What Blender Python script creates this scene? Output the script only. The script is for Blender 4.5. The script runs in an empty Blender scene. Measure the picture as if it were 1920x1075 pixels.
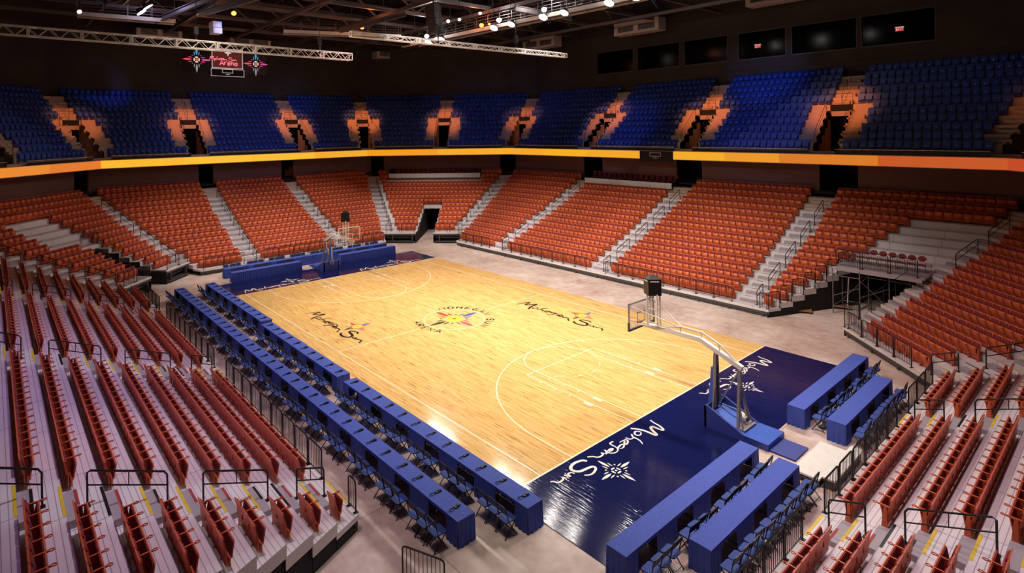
import bpy, math, random
import numpy as np
from mathutils import Vector, Matrix
random.seed(7)
C = bpy.context.scene.collection
R2 = 2 ** .5
T8 = math.tan(math.radians(22.5))

# ------------------------------------------------------------------ camera
cam = bpy.data.cameras.new('camera')
cam.sensor_width = 36.0
cam.lens = 1078.03 / 1920 * 36.0
cam.shift_x = (960 - 887.08) / 1920
cam.shift_y = -(537.5 - 242.95) / 1920
cam.clip_start = 0.1
cam.clip_end = 400
camo = bpy.data.objects.new('camera', cam)
C.objects.link(camo)
Rv = Vector((0.64339574, 0.76535647, -0.01647411))
Uv = Vector((0.01060081, 0.01261028, 0.99986429))
Fv = Vector((-0.76546035, 0.64348307, 0.0))
Rv = Uv.cross(-Fv).normalized(); Uv = (-Fv).cross(Rv).normalized()
M = Matrix((Rv, Uv, -Fv)).transposed().to_4x4()
M.translation = Vector((27.48134, -21.35771, 11.45857))
camo.matrix_world = M
bpy.context.scene.camera = camo
CAMP = np.array([27.48134, -21.35771, 11.45857])

def project(P):
    """pixel of a world point in the 1920x1075 frame, and its depth"""
    d = np.asarray(P, float) - CAMP
    z = d @ np.array(Fv)
    return 887.08 + 1078.03 * (d @ np.array(Rv)) / z, 242.95 - 1078.03 * (d @ np.array(Uv)) / z, z

# ------------------------------------------------------------------ world and view
w = bpy.data.worlds.new('world'); bpy.context.scene.world = w
w.use_nodes = True
w.node_tree.nodes['Background'].inputs[0].default_value = (0.10, 0.08, 0.12, 1)
w.node_tree.nodes['Background'].inputs[1].default_value = 0.02
vs = bpy.context.scene.view_settings
vs.view_transform = 'Standard'; vs.look = 'None'; vs.gamma = 1.0; vs.use_curve_mapping = False
vs.exposure = 0.0
cy = bpy.context.scene.cycles
cy.use_denoising = True
cy.max_bounces = 5; cy.diffuse_bounces = 3; cy.glossy_bounces = 3
cy.transparent_max_bounces = 6; cy.caustics_reflective = False; cy.caustics_refractive = False
cy.sample_clamp_indirect = 4.0

# ------------------------------------------------------------------ lamps
def aim(o, t):
    o.rotation_euler = (Vector(t) - o.location).to_track_quat('-Z', 'Y').to_euler()
def area(loc, tgt, power, color, sx, sy=None, spread=180):
    l = bpy.data.lights.new('lamp', 'AREA'); l.energy = power; l.color = color
    l.shape = 'RECTANGLE'; l.size = sx; l.size_y = sy or sx; l.spread = math.radians(spread)
    o = bpy.data.objects.new('lamp', l); C.objects.link(o); o.location = loc; aim(o, tgt); return o
def spot(loc, tgt, power, color, angle, blend=.6, r=.25):
    l = bpy.data.lights.new('spotlight', 'SPOT'); l.energy = power; l.color = color
    l.spot_size = math.radians(angle); l.spot_blend = blend; l.shadow_soft_size = r
    o = bpy.data.objects.new('spotlight', l); C.objects.link(o); o.location = loc; aim(o, tgt); return o
WARM = (1, .86, .70); WHITE = (1, .93, .86); ORANGE = (1, .27, .085); BLUE = (.22, .34, 1.0); VIOLET = (.48, .40, 1.0); PINK = (1, .62, .66)
# rows of floodlights along the two catwalks over the court
for k, x in enumerate((-19.5, -9.5, -3.5, 3.0, 10.0, 16.0)):
    for dx in (-1.1, 1.1):
        area((x + dx, 13.2, 20.4), (x * .82 + .8, -.5, 0), (330, 290, 185, 190, 195, 240)[k], WHITE, .9, .9, (115, 105, 74, 74, 74, 74)[k])
        area((x + dx, -12.6, 20.4), (x * .82 + .4, 1.5, 0), (235, 210, 180, 180, 185, 230)[k], WARM, .9, .9, 74)
spot((2, -6, 21), (1, 12.3, 0), 6800, (1, .88, .84), 74, .9)  # added fill that brightens the floor beside the long stand
spot((14, -2, 21), (19.5, 4, 0), 1300, (1, .86, .84), 60, .9)
# house lamps that wash the red lower stands
for x, p in ((-15, 9500), (-7, 9500), (1, 9500), (9, 8500)):
    spot((x, 4, 21.5), (x * 1.05, 18.0, 1.6), p, WHITE, 46, .9)
for y in (-5.5, 5.0): spot((-12, y, 21.5), (-26.6, y * 1.05, 1.4), 9500, WHITE, 46, .9)
spot((-12, 5, 21.5), (-25, 16, 2), 9500, WHITE, 38, .9)
spot((12, 6, 21), (20.5, 13.5, 1), 4200, PINK, 50, .9)
spot((21.8, 0, 20.5), (23.4, -1, 1), 4300, (1, .76, .86), 62, .9)
spot((22, -7, 20.5), (23.4, -8, 1), 3400, (1, .76, .84), 50, .9)
spot((12, -15.6, 20.5), (11, -16.6, 1), 4300, (1, .76, .84), 46, .9)
spot((3, -15.8, 20.5), (3, -16.8, 1), 2700, (.84, .66, .98), 60, .9)
spot((-7, -15.8, 20.5), (-7, -17, 1), 2300, (.90, .64, .95), 60, .9)
spot((12, -18, 20.5), (9, -20, 2), 1300, (.42, .40, 1.0), 60, .9)
spot((0, -18, 20.5), (0, -20.5, 3), 1500, (.42, .36, 1.0), 60, .9)
spot((-8, 2, 21), (-24, -12, 2), 3000, (1, .66, .66), 46, .9)
# coloured lamps on the upper tier
spot((6, 8, 21), (4, 34, 16.4), 6200, BLUE, 20, .9)
spot((-4, 8, 21), (-9, 29.5, 10.5), 3200, BLUE, 28, .9)
spot((8, 8, 20), (6, 29.5, 11.0), 2900, BLUE, 28, .9)
spot((-12, -5, 21), (-42, -12, 16.6), 6000, BLUE, 11, .9)
spot((-12, -2, 21), (-38, 0, 10.5), 2500, BLUE, 44, .9)
spot((-12, 3, 21), (-42.5, 8, 16.2), 2600, BLUE, 15, .9)
for x, y, p in ((11.3, 30.9, 2600), (0.05, 30.9, 2700), (-11.2, 30.9, 2300), (-24.3, 30.8, 1700), (-31.6, 23.5, 2300), (-39.2, 15.9, 2400), (-39.2, 6.3, 2300), (-39.2, -5.1, 2300), (-39.2, -15.4, 1600), (23.5, 30.8, 260)):
    u = Vector((x, y * 1.35, 0)).normalized() * 6.5
    spot((x - u.x, y - u.y, 20.5), (x, y, 12.0), p * 2.0, ORANGE, 36, .8)
spot((-18, 8, 20.5), (-26, 28, 12), 1100, BLUE, 60, .9)
# added point lights that stand in for fixture spill on the roof steel
def point(loc, power, color, r=.15):
    l = bpy.data.lights.new('lamp', 'POINT'); l.energy = power; l.color = color; l.shadow_soft_size = r
    o = bpy.data.objects.new('lamp', l); C.objects.link(o); o.location = loc
for x, y, z, p, c in ((-9.5, 13.2, 21.7, 260, WHITE), (-4.0, 13.1, 21.7, 260, WHITE), (1.5, 13.6, 21.6, 300, WHITE), (6.5, 13.8, 21.6, 260, WHITE), (-12.6, 12.6, 21.8, 200, ORANGE), (-14, 8.8, 21.6, 90, WHITE),
                      (-20.1, 12.0, 21.6, 160, WHITE), (-19.0, -5.8, 21.6, 220, ORANGE), (-19.0, 5.6, 21.6, 180, ORANGE), (-24.5, -11.5, 22.2, 130, (.7, .62, 1)), (-28, 9, 21.4, 120, ORANGE), (-30, -6, 21.6, 120, ORANGE)):
    point((x, y, z), p * .7, c)
spot((-3, -10, 21.5), (-11.9, -9, 17.1), 900, (1, .86, .72), 80, .9)  # added spot that brightens the long truss
spot((7, 2, 21.5), (-.6, 3, 16.8), 260, (1, .9, .8), 70, .9)  # added spot that brightens the shorter truss

# ------------------------------------------------------------------ materials
def mat(name, col, rough=.6, metal=0.0, spec=.5, emit=None, es=0.0, noise=None, bump=None, coat=0.0):
    m = bpy.data.materials.new(name); m.use_nodes = True
    nt = m.node_tree; b = nt.nodes['Principled BSDF']
    b.inputs['Base Color'].default_value = (*col, 1)
    b.inputs['Roughness'].default_value = rough
    b.inputs['Metallic'].default_value = metal
    b.inputs['Specular IOR Level'].default_value = spec
    b.inputs['Coat Weight'].default_value = coat
    if emit:
        b.inputs['Emission Color'].default_value = (*emit, 1); b.inputs['Emission Strength'].default_value = es
    tc = nt.nodes.new('ShaderNodeTexCoord')
    n = nt.nodes.new('ShaderNodeTexNoise'); n.inputs['Scale'].default_value = (noise or (3, .12))[0]
    n.inputs['Detail'].default_value = 3
    nt.links.new(tc.outputs['Object'], n.inputs['Vector'])
    amt = (noise or (3, .12))[1]
    mx = nt.nodes.new('ShaderNodeMix'); mx.data_type = 'RGBA'
    mx.inputs[6].default_value = (*[c * (1 - amt) for c in col], 1)
    mx.inputs[7].default_value = (*[min(1, c * (1 + amt)) for c in col], 1)
    nt.links.new(n.outputs['Fac'], mx.inputs[0]); nt.links.new(mx.outputs[2], b.inputs['Base Color'])
    if bump:
        n2 = nt.nodes.new('ShaderNodeTexNoise'); n2.inputs['Scale'].default_value = bump[0]
        nt.links.new(tc.outputs['Object'], n2.inputs['Vector'])
        bp = nt.nodes.new('ShaderNodeBump'); bp.inputs['Strength'].default_value = bump[1]; bp.inputs['Distance'].default_value = .02
        nt.links.new(n2.outputs['Fac'], bp.inputs['Height']); nt.links.new(bp.outputs['Normal'], b.inputs['Normal'])
    return m
ORG = mat('seat_shell', (.64, .115, .034), .42)
ORG2 = mat('seat_pan', (.70, .135, .040), .45)
MAR = mat('seat_cloth', (.21, .023, .026), .85)
BLS = mat('blue_seat', (.028, .075, .44), .35)
BLS2 = mat('blue_seat_pan', (.036, .10, .54), .35)
BLK = mat('black_metal', (.008, .008, .009), .4, spec=.4)
GUN = mat('gunmetal', (.10, .095, .10), .5, .5)
CHR = mat('bright_metal', (.55, .55, .55), .3, .9)
ALU = mat('truss_metal', (.82, .78, .74), .4, .3)
WHT = mat('white_paint', (.80, .77, .76), .4)
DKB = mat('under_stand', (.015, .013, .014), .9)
CON = mat('stair_concrete', (.58, .44, .36), .8)
MAST = mat('mast_grey', (.27, .235, .235), .45, .4)
CLOTH = mat('blue_cloth', (.058, .098, .46), .75, noise=(9, .18), bump=(14, .5))
CLOTH2 = mat('blue_skirt', (.045, .085, .44), .75, noise=(5, .15))
CHD = mat('chair_back_dark', (.012, .02, .09), .5)
CHB = mat('chair_blue', (.028, .065, .30), .7)
PADB = mat('vinyl_blue', (.03, .10, .50), .4)
PADD = mat('vinyl_navy', (.03, .045, .27), .5)
NAVY = None
WALLM = mat('upper_wall', (.040, .033, .031), .8, noise=(.35, .5))
WALLR = mat('concourse_wall', (.16, .075, .07), .8, noise=(.8, .2))
ROOF = mat('roof_steel', (.025, .022, .026), .7)
STEEL = mat('girder', (.17, .145, .155), .45, .4)
YEL = mat('yellow_strip', (.75, .52, .02), .6)
REDS = mat('red_strip', (.38, .03, .025), .6)
PLY = mat('platform_board', (.78, .74, .68), .6)
RIMM = mat('rim_orange', (.75, .12, .03), .4)
NETM = mat('net', (.8, .8, .8), .8)
ORD = mat('dark_glass', (.006, .006, .007), .15)
LIT = mat('lamp_lens', (1, .9, .8), .4, emit=(1, .88, .75), es=60)
LITO = mat('orange_lens', (1, .5, .2), .4, emit=(1, .20, .04), es=4.5)
LITB = mat('blue_lens', (.6, .8, 1), .4, emit=(.35, .7, 1), es=4)
EXITR = mat('exit_red', (.8, .1, .08), .4, emit=(1, .08, .05), es=1.5)
EXITW = mat('exit_white', (.9, .8, .8), .4, emit=(1, .75, .72), es=1.4)

def deckmat():
    m = mat('aluminium_deck', (.74, .69, .71), .5, 0, noise=(1.2, .10))
    nt = m.node_tree; b = nt.nodes['Principled BSDF']
    uv = nt.nodes.new('ShaderNodeUVMap'); uv.uv_map = 'UVMap'
    sep = nt.nodes.new('ShaderNodeSeparateXYZ'); nt.links.new(uv.outputs[0], sep.inputs[0])
    # planks 0.14 m wide run along the rows: dark grooves
    fr = nt.nodes.new('ShaderNodeMath'); fr.operation = 'MULTIPLY'; fr.inputs[1].default_value = 1 / .141
    nt.links.new(sep.outputs['Y'], fr.inputs[0])
    f2 = nt.nodes.new('ShaderNodeMath'); f2.operation = 'FRACT'; nt.links.new(fr.outputs[0], f2.inputs[0])
    lt = nt.nodes.new('ShaderNodeMath'); lt.operation = 'LESS_THAN'; lt.inputs[1].default_value = .13
    nt.links.new(f2.outputs[0], lt.inputs[0])
    xs = nt.nodes.new('ShaderNodeMath'); xs.operation = 'MULTIPLY'; xs.inputs[1].default_value = 1 / 2.44
    nt.links.new(sep.outputs['X'], xs.inputs[0])
    x2 = nt.nodes.new('ShaderNodeMath'); x2.operation = 'FRACT'; nt.links.new(xs.outputs[0], x2.inputs[0])
    lt2 = nt.nodes.new('ShaderNodeMath'); lt2.operation = 'LESS_THAN'; lt2.inputs[1].default_value = .012
    nt.links.new(x2.outputs[0], lt2.inputs[0])
    mxx = nt.nodes.new('ShaderNodeMath'); mxx.operation = 'MAXIMUM'
    nt.links.new(lt.outputs[0], mxx.inputs[0]); nt.links.new(lt2.outputs[0], mxx.inputs[1])
    old = b.inputs['Base Color'].links[0].from_socket
    mx = nt.nodes.new('ShaderNodeMix'); mx.data_type = 'RGBA'
    nt.links.new(mxx.outputs[0], mx.inputs[0]); nt.links.new(old, mx.inputs[6]); mx.inputs[7].default_value = (.36, .31, .34, 1)
    nt.links.new(mx.outputs[2], b.inputs['Base Color'])
    return m
DECK = deckmat()

def woodmat(name, navy=False):
    m = bpy.data.materials.new(name); m.use_nodes = True
    nt = m.node_tree; b = nt.nodes['Principled BSDF']
    tc = nt.nodes.new('ShaderNodeTexCoord')
    br = nt.nodes.new('ShaderNodeTexBrick'); br.offset = .37; br.offset_frequency = 2; br.squash = 1
    nt.links.new(tc.outputs['Object'], br.inputs['Vector'])
    br.inputs['Scale'].default_value = 1
    br.inputs['Brick Width'].default_value = .9 if not navy else 1.2
    br.inputs['Row Height'].default_value = .062
    br.inputs['Mortar Size'].default_value = .0025
    br.inputs['Bias'].default_value = -.15
    br.inputs['Color1'].default_value = (0, 0, 0, 1); br.inputs['Color2'].default_value = (1, 1, 1, 1); br.inputs['Mortar'].default_value = (.3, .3, .3, 1)
    # long streaks of grain and broad patches of lighter maple
    mp = nt.nodes.new('ShaderNodeMapping'); mp.inputs['Scale'].default_value = (.7, 9, 1)
    nt.links.new(tc.outputs['Object'], mp.inputs[0])
    gr = nt.nodes.new('ShaderNodeTexNoise'); gr.inputs['Scale'].default_value = 1.6; gr.inputs['Detail'].default_value = 4
    nt.links.new(mp.outputs[0], gr.inputs['Vector'])
    if navy:
        b.inputs['Base Color'].default_value = (.008, .011, .075, 1)
        b.inputs['Roughness'].default_value = .08
        b.inputs['Specular IOR Level'].default_value = .3
        bp = nt.nodes.new('ShaderNodeBump'); bp.inputs['Strength'].default_value = .8; bp.inputs['Distance'].default_value = .008
        mp.inputs['Scale'].default_value = (1.1, 17, 1); gr.inputs['Scale'].default_value = 1.0; gr.inputs['Detail'].default_value = 2
        bp.inputs['Strength'].default_value = .4; bp.inputs['Distance'].default_value = .010
        nt.links.new(gr.outputs['Fac'], bp.inputs['Height']); nt.links.new(bp.outputs['Normal'], b.inputs['Normal'])
        b.inputs['Coat Weight'].default_value = .15; b.inputs['Coat Roughness'].default_value = .08
        return m
    cr = nt.nodes.new('ShaderNodeValToRGB')
    e = cr.color_ramp.elements
    e[0].position = 0; e[0].color = (.30, .13, .035, 1)
    e[1].position = 1; e[1].color = (.88, .60, .26, 1)
    for p, c in ((.10, (.52, .25, .065, 1)), (.22, (.70, .41, .14, 1)), (.6, (.80, .50, .19, 1))):
        x = cr.color_ramp.elements.new(p); x.color = c
    add = nt.nodes.new('ShaderNodeMath'); add.operation = 'MULTIPLY_ADD'; add.inputs[1].default_value = .66; 
    sb = nt.nodes.new('ShaderNodeMath'); sb.operation = 'MULTIPLY_ADD'; sb.inputs[1].default_value = 1.4; sb.inputs[2].default_value = -.42
    nt.links.new(gr.outputs['Fac'], sb.inputs[0])
    nt.links.new(br.outputs['Color'], add.inputs[0]); nt.links.new(sb.outputs[0], add.inputs[2])
    nt.links.new(add.outputs[0], cr.inputs['Fac'])
    nt.links.new(cr.outputs['Color'], b.inputs['Base Color'])
    b.inputs['Roughness'].default_value = .11
    b.inputs['Specular IOR Level'].default_value = .45
    return m
WOOD = woodmat('maple_boards'); NAVY = woodmat('navy_boards', True)

def concrete():
    m = bpy.data.materials.new('polished_concrete'); m.use_nodes = True
    nt = m.node_tree; b = nt.nodes['Principled BSDF']
    tc = nt.nodes.new('ShaderNodeTexCoord')
    n1 = nt.nodes.new('ShaderNodeTexNoise'); n1.inputs['Scale'].default_value = .35; n1.inputs['Detail'].default_value = 8; n1.inputs['Roughness'].default_value = .65
    n2 = nt.nodes.new('ShaderNodeTexNoise'); n2.inputs['Scale'].default_value = 2.5; n2.inputs['Detail'].default_value = 6
    nt.links.new(tc.outputs['Object'], n1.inputs['Vector']); nt.links.new(tc.outputs['Object'], n2.inputs['Vector'])
    ad = nt.nodes.new('ShaderNodeMath'); ad.operation = 'MULTIPLY_ADD'; ad.inputs[1].default_value = .35
    nt.links.new(n2.outputs['Fac'], ad.inputs[0]); nt.links.new(n1.outputs['Fac'], ad.inputs[2])
    cr = nt.nodes.new('ShaderNodeValToRGB'); e = cr.color_ramp.elements
    e[0].position = .45; e[0].color = (.40, .25, .20, 1); e[1].position = .85; e[1].color = (.80, .65, .58, 1)
    nt.links.new(ad.outputs[0], cr.inputs['Fac'])
    # saw-cut joints every 6 m
    br = nt.nodes.new('ShaderNodeTexBrick'); br.offset = 0; br.inputs['Scale'].default_value = 1
    br.inputs['Brick Width'].default_value = 6.1; br.inputs['Row Height'].default_value = 6.1; br.inputs['Mortar Size'].default_value = .012
    br.inputs['Color1'].default_value = (1, 1, 1, 1); br.inputs['Color2'].default_value = (1, 1, 1, 1); br.inputs['Mortar'].default_value = (.45, .4, .38, 1)
    nt.links.new(tc.outputs['Object'], br.inputs['Vector'])
    mx = nt.nodes.new('ShaderNodeMix'); mx.data_type = 'RGBA'; mx.blend_type = 'MULTIPLY'; mx.inputs[0].default_value = 1
    nt.links.new(cr.outputs['Color'], mx.inputs[6]); nt.links.new(br.outputs['Color'], mx.inputs[7])
    nt.links.new(mx.outputs[2], b.inputs['Base Color'])
    b.inputs['Roughness'].default_value = .42
    return m
FLOORM = concrete()

def paint(name, col, rough=.3):
    return mat(name, col, rough, noise=(2, .05))
P_WHITE = paint('court_white', (.86, .80, .72)); P_BLACK = paint('court_black', (.01, .01, .012))
P_RED = paint('court_red', (.60, .05, .03)); P_BLUE = paint('court_blue', (.06, .09, .42)); P_PINK = paint('court_pink', (.55, .09, .12))
P_GREEN = paint('court_green', (.02, .05, .025)); P_YEL = paint('court_yellow', (.95, .66, .05)); P_LINE = paint('court_line', (.93, .80, .60), .22)

def glassmat(name='clear_glass', mixv=.03, tint=.93):
    m = bpy.data.materials.new(name); m.use_nodes = True
    nt = m.node_tree; b = nt.nodes['Principled BSDF']; out = nt.nodes['Material Output']
    tr = nt.nodes.new('ShaderNodeBsdfTransparent'); tr.inputs[0].default_value = (tint, tint, tint, 1)
    gl = nt.nodes.new('ShaderNodeBsdfGlossy'); gl.inputs['Roughness'].default_value = .12
    mx = nt.nodes.new('ShaderNodeMixShader'); mx.inputs[0].default_value = mixv
    nt.links.new(tr.outputs[0], mx.inputs[1]); nt.links.new(gl.outputs[0], mx.inputs[2]); nt.links.new(mx.outputs[0], out.inputs[0])
    return m
GLASS = glassmat(); GLASSD = glassmat('tinted_suite_glass', .006, .55)

# ------------------------------------------------------------------ mesh builder
class MB:
    def __init__(s): s.v = []; s.f = []; s.m = []; s.uv = []
    def poly(s, pts, m=0, uv=None):
        i = len(s.v); s.v += [tuple(p) for p in pts]; s.f.append(tuple(range(i, i + len(pts)))); s.m.append(m)
        s.uv.append(uv or [(0, 0)] * len(pts))
    def hexa(s, b, t, m=0, uvt=None):
        """b, t: four bottom and four top corners, counter-clockwise from above"""
        i = len(s.v); s.v += [tuple(p) for p in b] + [tuple(p) for p in t]
        for f in ((3, 2, 1, 0), (4, 5, 6, 7), (0, 1, 5, 4), (1, 2, 6, 5), (2, 3, 7, 6), (3, 0, 4, 7)):
            s.f.append(tuple(i + k for k in f)); s.m.append(m)
            s.uv.append([uvt[k - 4] for k in f] if (uvt and f[0] == 4) else ([(uvt[k % 4][0], .07 * (1 if k > 3 else 0) + .02) for k in f] if uvt else [(0, 0)] * 4))
    def box(s, lo, hi, m=0, T=None):
        x0, y0, z0 = lo; x1, y1, z1 = hi
        T = T or (lambda *p: p)
        s.hexa([T(x0, y0, z0), T(x1, y0, z0), T(x1, y1, z0), T(x0, y1, z0)], [T(x0, y0, z1), T(x1, y0, z1), T(x1, y1, z1), T(x0, y1, z1)], m)
    def tube(s, pts, r, n=6, m=0, closed=False, T=None):
        if T: pts = [T(*p) for p in pts]
        P = [Vector(p) for p in pts]; k = len(P); rings = []
        rr = r if isinstance(r, (list, tuple)) else [r] * k
        up = None
        for a in range(k):
            if closed: t = (P[(a + 1) % k] - P[a - 1])
            else: t = (P[min(a + 1, k - 1)] - P[max(a - 1, 0)])
            t.normalize()
            if up is None or abs(up.dot(t)) > .98:
                up = Vector((0, 0, 1)) if abs(t.z) < .9 else Vector((1, 0, 0))
            x = t.cross(up).normalized(); y = x.cross(t).normalized(); up = y
            i = len(s.v)
            for q in range(n):
                an = 2 * math.pi * (q + .5) / n
                s.v.append(tuple(P[a] + (x * math.cos(an) + y * math.sin(an)) * rr[a]))
            rings.append(i)
        segs = k if closed else k - 1
        for a in range(segs):
            i, j = rings[a], rings[(a + 1) % k]
            for q in range(n):
                s.f.append((i + q, i + (q + 1) % n, j + (q + 1) % n, j + q)); s.m.append(m); s.uv.append([(0, 0)] * 4)
        if not closed:
            s.f.append(tuple(rings[0] + q for q in reversed(range(n)))); s.m.append(m); s.uv.append([(0, 0)] * n)
            s.f.append(tuple(rings[-1] + q for q in range(n))); s.m.append(m); s.uv.append([(0, 0)] * n)
    def bar(s, a, b, w, h, m=0):
        """rectangular bar from a to b"""
        a, b = Vector(a), Vector(b); t = (b - a).normalized()
        up = Vector((0, 0, 1)) if abs(t.z) < .95 else Vector((0, 1, 0))
        x = t.cross(up).normalized() * w / 2; y = x.cross(t).normalized() * h / 2
        s.hexa([a - x - y, a + x - y, b + x - y, b - x - y], [a - x + y, a + x + y, b + x + y, b - x + y], m)
    def prism(s, outline, T, th, m=0):
        """outline in (a, b); T(a, b, c) with c from 0 to th"""
        n = len(outline); i = len(s.v)
        s.v += [tuple(T(a, b, 0)) for a, b in outline] + [tuple(T(a, b, th)) for a, b in outline]
        s.f.append(tuple(i + k for k in reversed(range(n)))); s.m.append(m); s.uv.append([(0, 0)] * n)
        s.f.append(tuple(i + n + k for k in range(n))); s.m.append(m); s.uv.append([(0, 0)] * n)
        for k in range(n):
            q = (k + 1) % n
            s.f.append((i + k, i + q, i + n + q, i + n + k)); s.m.append(m); s.uv.append([(0, 0)] * 4)
    def arrays(s):
        return np.array(s.v, np.float32), s.f, s.m
    def mesh(s, name, mats, uv=False, smooth=False):
        me = bpy.data.meshes.new(name); me.from_pydata(s.v, [], s.f)
        for mm in mats: me.materials.append(mm)
        me.polygons.foreach_set('material_index', s.m)
        if smooth: me.polygons.foreach_set('use_smooth', [True] * len(s.f))
        if uv:
            l = me.uv_layers.new(name='UVMap'); l.data.foreach_set('uv', [c for f in s.uv for q in f for c in q])
        me.validate(); me.update(); return me
    def build(s, name, mats, parent=None, uv=False, smooth=False, **kw):
        if not isinstance(mats, (list, tuple)): mats = [mats]
        o = bpy.data.objects.new(name, s.mesh(name, mats, uv, smooth)); C.objects.link(o)
        if parent: o.parent = parent
        for k, v in kw.items(): o[k] = v
        return o
def empty(name, label, cat, loc=(0, 0, 0), rz=0, group=None):
    o = bpy.data.objects.new(name, None); C.objects.link(o); o.location = loc; o.rotation_euler = (0, 0, rz)
    o.empty_display_size = .1
    o['label'] = label; o['category'] = cat
    if group: o['group'] = group
    return o
def dup(root, loc, rz, label, group=None):
    r = root.copy(); C.objects.link(r); r.location = loc; r.rotation_euler = (0, 0, rz); r['label'] = label
    if group: r['group'] = group
    for ch in root.children:
        c = ch.copy(); C.objects.link(c); c.parent = r
        for g in ch.children:
            d = g.copy(); C.objects.link(d); d.parent = c
    return r
def rrect(w, z0, z1, c):
    h = w / 2
    return [(-h + c, z0), (h - c, z0), (h, z0 + c), (h, z1 - c), (h - c, z1), (-h + c, z1), (-h, z1 - c), (-h, z0 + c)]
ORDS = ('first second third fourth fifth sixth seventh eighth ninth tenth eleventh twelfth thirteenth fourteenth fifteenth sixteenth seventeenth '
        'eighteenth nineteenth twentieth').split()
def ordn(i):
    if i < 20: return ORDS[i]
    t = ['twenty', 'thirty', 'forty', 'fifty', 'sixty'][(i + 1) // 10 - 2]; u = (i + 1) % 10
    return (t[:-1] + 'ieth') if u == 0 else t + '-' + ORDS[u - 1]

# ------------------------------------------------------------------ the bowl: eight sides of an octagon
SD = {'near': ((21.3, -8.55), (0, 1), 17.5), 'NR': ((21.3, 8.95), (-1 / R2, 1 / R2), 6.82), 'right': ((16.5, 13.8), (-1, 0), 33.7),
      'FR': ((-17.2, 13.8), (-1 / R2, -1 / R2), 7.07), 'far': ((-22.2, 8.8), (0, -1), 17.3), 'FL': ((-22.2, -8.5), (1 / R2, -1 / R2), 6.93),
      'left': ((-17.3, -13.4), (1, 0), 33.8), 'NL': ((16.5, -13.4), (1 / R2, 1 / R2), 6.82)}
NICE = {'near': 'near-basket stand', 'NR': 'scaffold corner stand', 'right': 'stand opposite press tables', 'FR': 'doorway corner stand',
        'far': 'far-basket stand', 'FL': 'gated corner stand', 'left': 'stand behind press tables'}
def P(side, s, d, z=0.0):
    (x, y), (a, b), L = SD[side]
    return (x + a * s + b * d, y + b * s - a * d, z)
def rot(side):
    a, b = SD[side][1]; return math.atan2(b, a)
def m0(side, d): return -T8 * d
def m1(side, d): return SD[side][2] + T8 * d
TR = .845
def zk(k): return .5 + .29 * k + .0045 * k * k
def dk(k): return TR * k
UK = 11
def du(k): return 12.85 + .70 * k
def zu(k): return 9.38 + .60 * k

# ------------------------------------------------------------------ floor, walls, roof
def octpts(d, z):
    return [P(n, 0 - T8 * d, d, z) for n in ('near', 'NR', 'right', 'FR', 'far', 'FL', 'left', 'NL')]
fl = MB(); fl.box((-48, -42, -.3), (46, 42, 0), 0)
fl.build('floor', FLOORM, kind='structure')
rf = MB(); rf.prism([(p[0], p[1]) for p in octpts(22.5, 0)], lambda a, b, c: (a, b, 27.2 + c), .3, 0)
for y in np.arange(-36, 37, 3.0):       # corrugated roof deck ribs
    rf.box((-44, y - .06, 27.05), (44, y + .06, 27.2), 0)
rf.build('ceiling', ROOF, kind='structure')
WN = {'right': 'wall_right', 'far': 'wall_far', 'FR': 'wall_corner_right', 'FL': 'wall_corner_left', 'NR': 'wall_corner_near', 'near': 'wall_near', 'left': 'wall_left', 'NL': 'wall_camera_corner'}
WIN = [(-.1, 4.9), (5.15, 10.35), (10.8, 15.2), (16.2, 20.9), (21.4, 26.6), (27.1, 32.2)]
DB = 20.75
for n in WN:
    b = MB()
    lo, hi = m0(n, DB), m1(n, DB)
    def slab(s0, s1, z0, z1, b=b, n=n):
        b.hexa([P(n, s0, DB, z0), P(n, s1, DB, z0), P(n, s1, DB + .3, z0), P(n, s0, DB + .3, z0)], [P(n, s0, DB, z1), P(n, s1, DB, z1), P(n, s1, DB + .3, z1), P(n, s0, DB + .3, z1)], 0)
    if n == 'right':
        slab(lo, hi, 0, 17.75); slab(lo, hi, 20.4, 27.2)
        xs = [lo] + [q for ab in WIN for q in ab] + [hi]
        for a, c in zip(xs[::2], xs[1::2]): slab(a, c, 17.75, 20.4)
    else: slab(lo, hi, 0, 27.2)
    for z in (16.7, 23.0):
        b.hexa([P(n, lo, DB - .06, z), P(n, hi, DB - .06, z), P(n, hi, DB, z), P(n, lo, DB, z)], [P(n, lo, DB - .06, z + .05), P(n, hi, DB - .06, z + .05), P(n, hi, DB, z + .05), P(n, lo, DB, z + .05)], 0)
    b.build(WN[n], WALLM, kind='structure')
for i, (a, c) in enumerate(WIN):
    b = MB(); g = MB(); r = MB()
    g.hexa([P('right', a, DB + .12, 17.75), P('right', c, DB + .12, 17.75), P('right', c, DB + .14, 17.75), P('right', a, DB + .14, 17.75)],
           [P('right', a, DB + .12, 20.4), P('right', c, DB + .12, 20.4), P('right', c, DB + .14, 20.4), P('right', a, DB + .14, 20.4)], 0)
    T = lambda s, d, z: P('right', s, DB + d, z)
    for q in ((a, a + .07, 17.75, 20.4), (c - .07, c, 17.75, 20.4), (a, c, 17.75, 17.83), (a, c, 20.33, 20.4)):
        b.box((q[0], -.03, q[2]), (q[1], .1, q[3]), 0, T)
    w_ = b.build('window_%d' % (i + 1), GUN, kind='structure')
    g.build('pane', GLASSD, w_)
    r.box((a, 3.4, 17.5), (c, 3.5, 20.5), 0, T); r.box((a, .3, 17.4), (c, 3.4, 17.5), 0, T); r.box((a, .3, 20.5), (c, 3.5, 20.6), 0, T)
    r.box((a - .1, .3, 17.4), (a, 3.5, 20.6), 0, T); r.box((c, .3, 17.4), (c + .1, 3.5, 20.6), 0, T)
    r.build('suite_room', DKB, w_)
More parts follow.
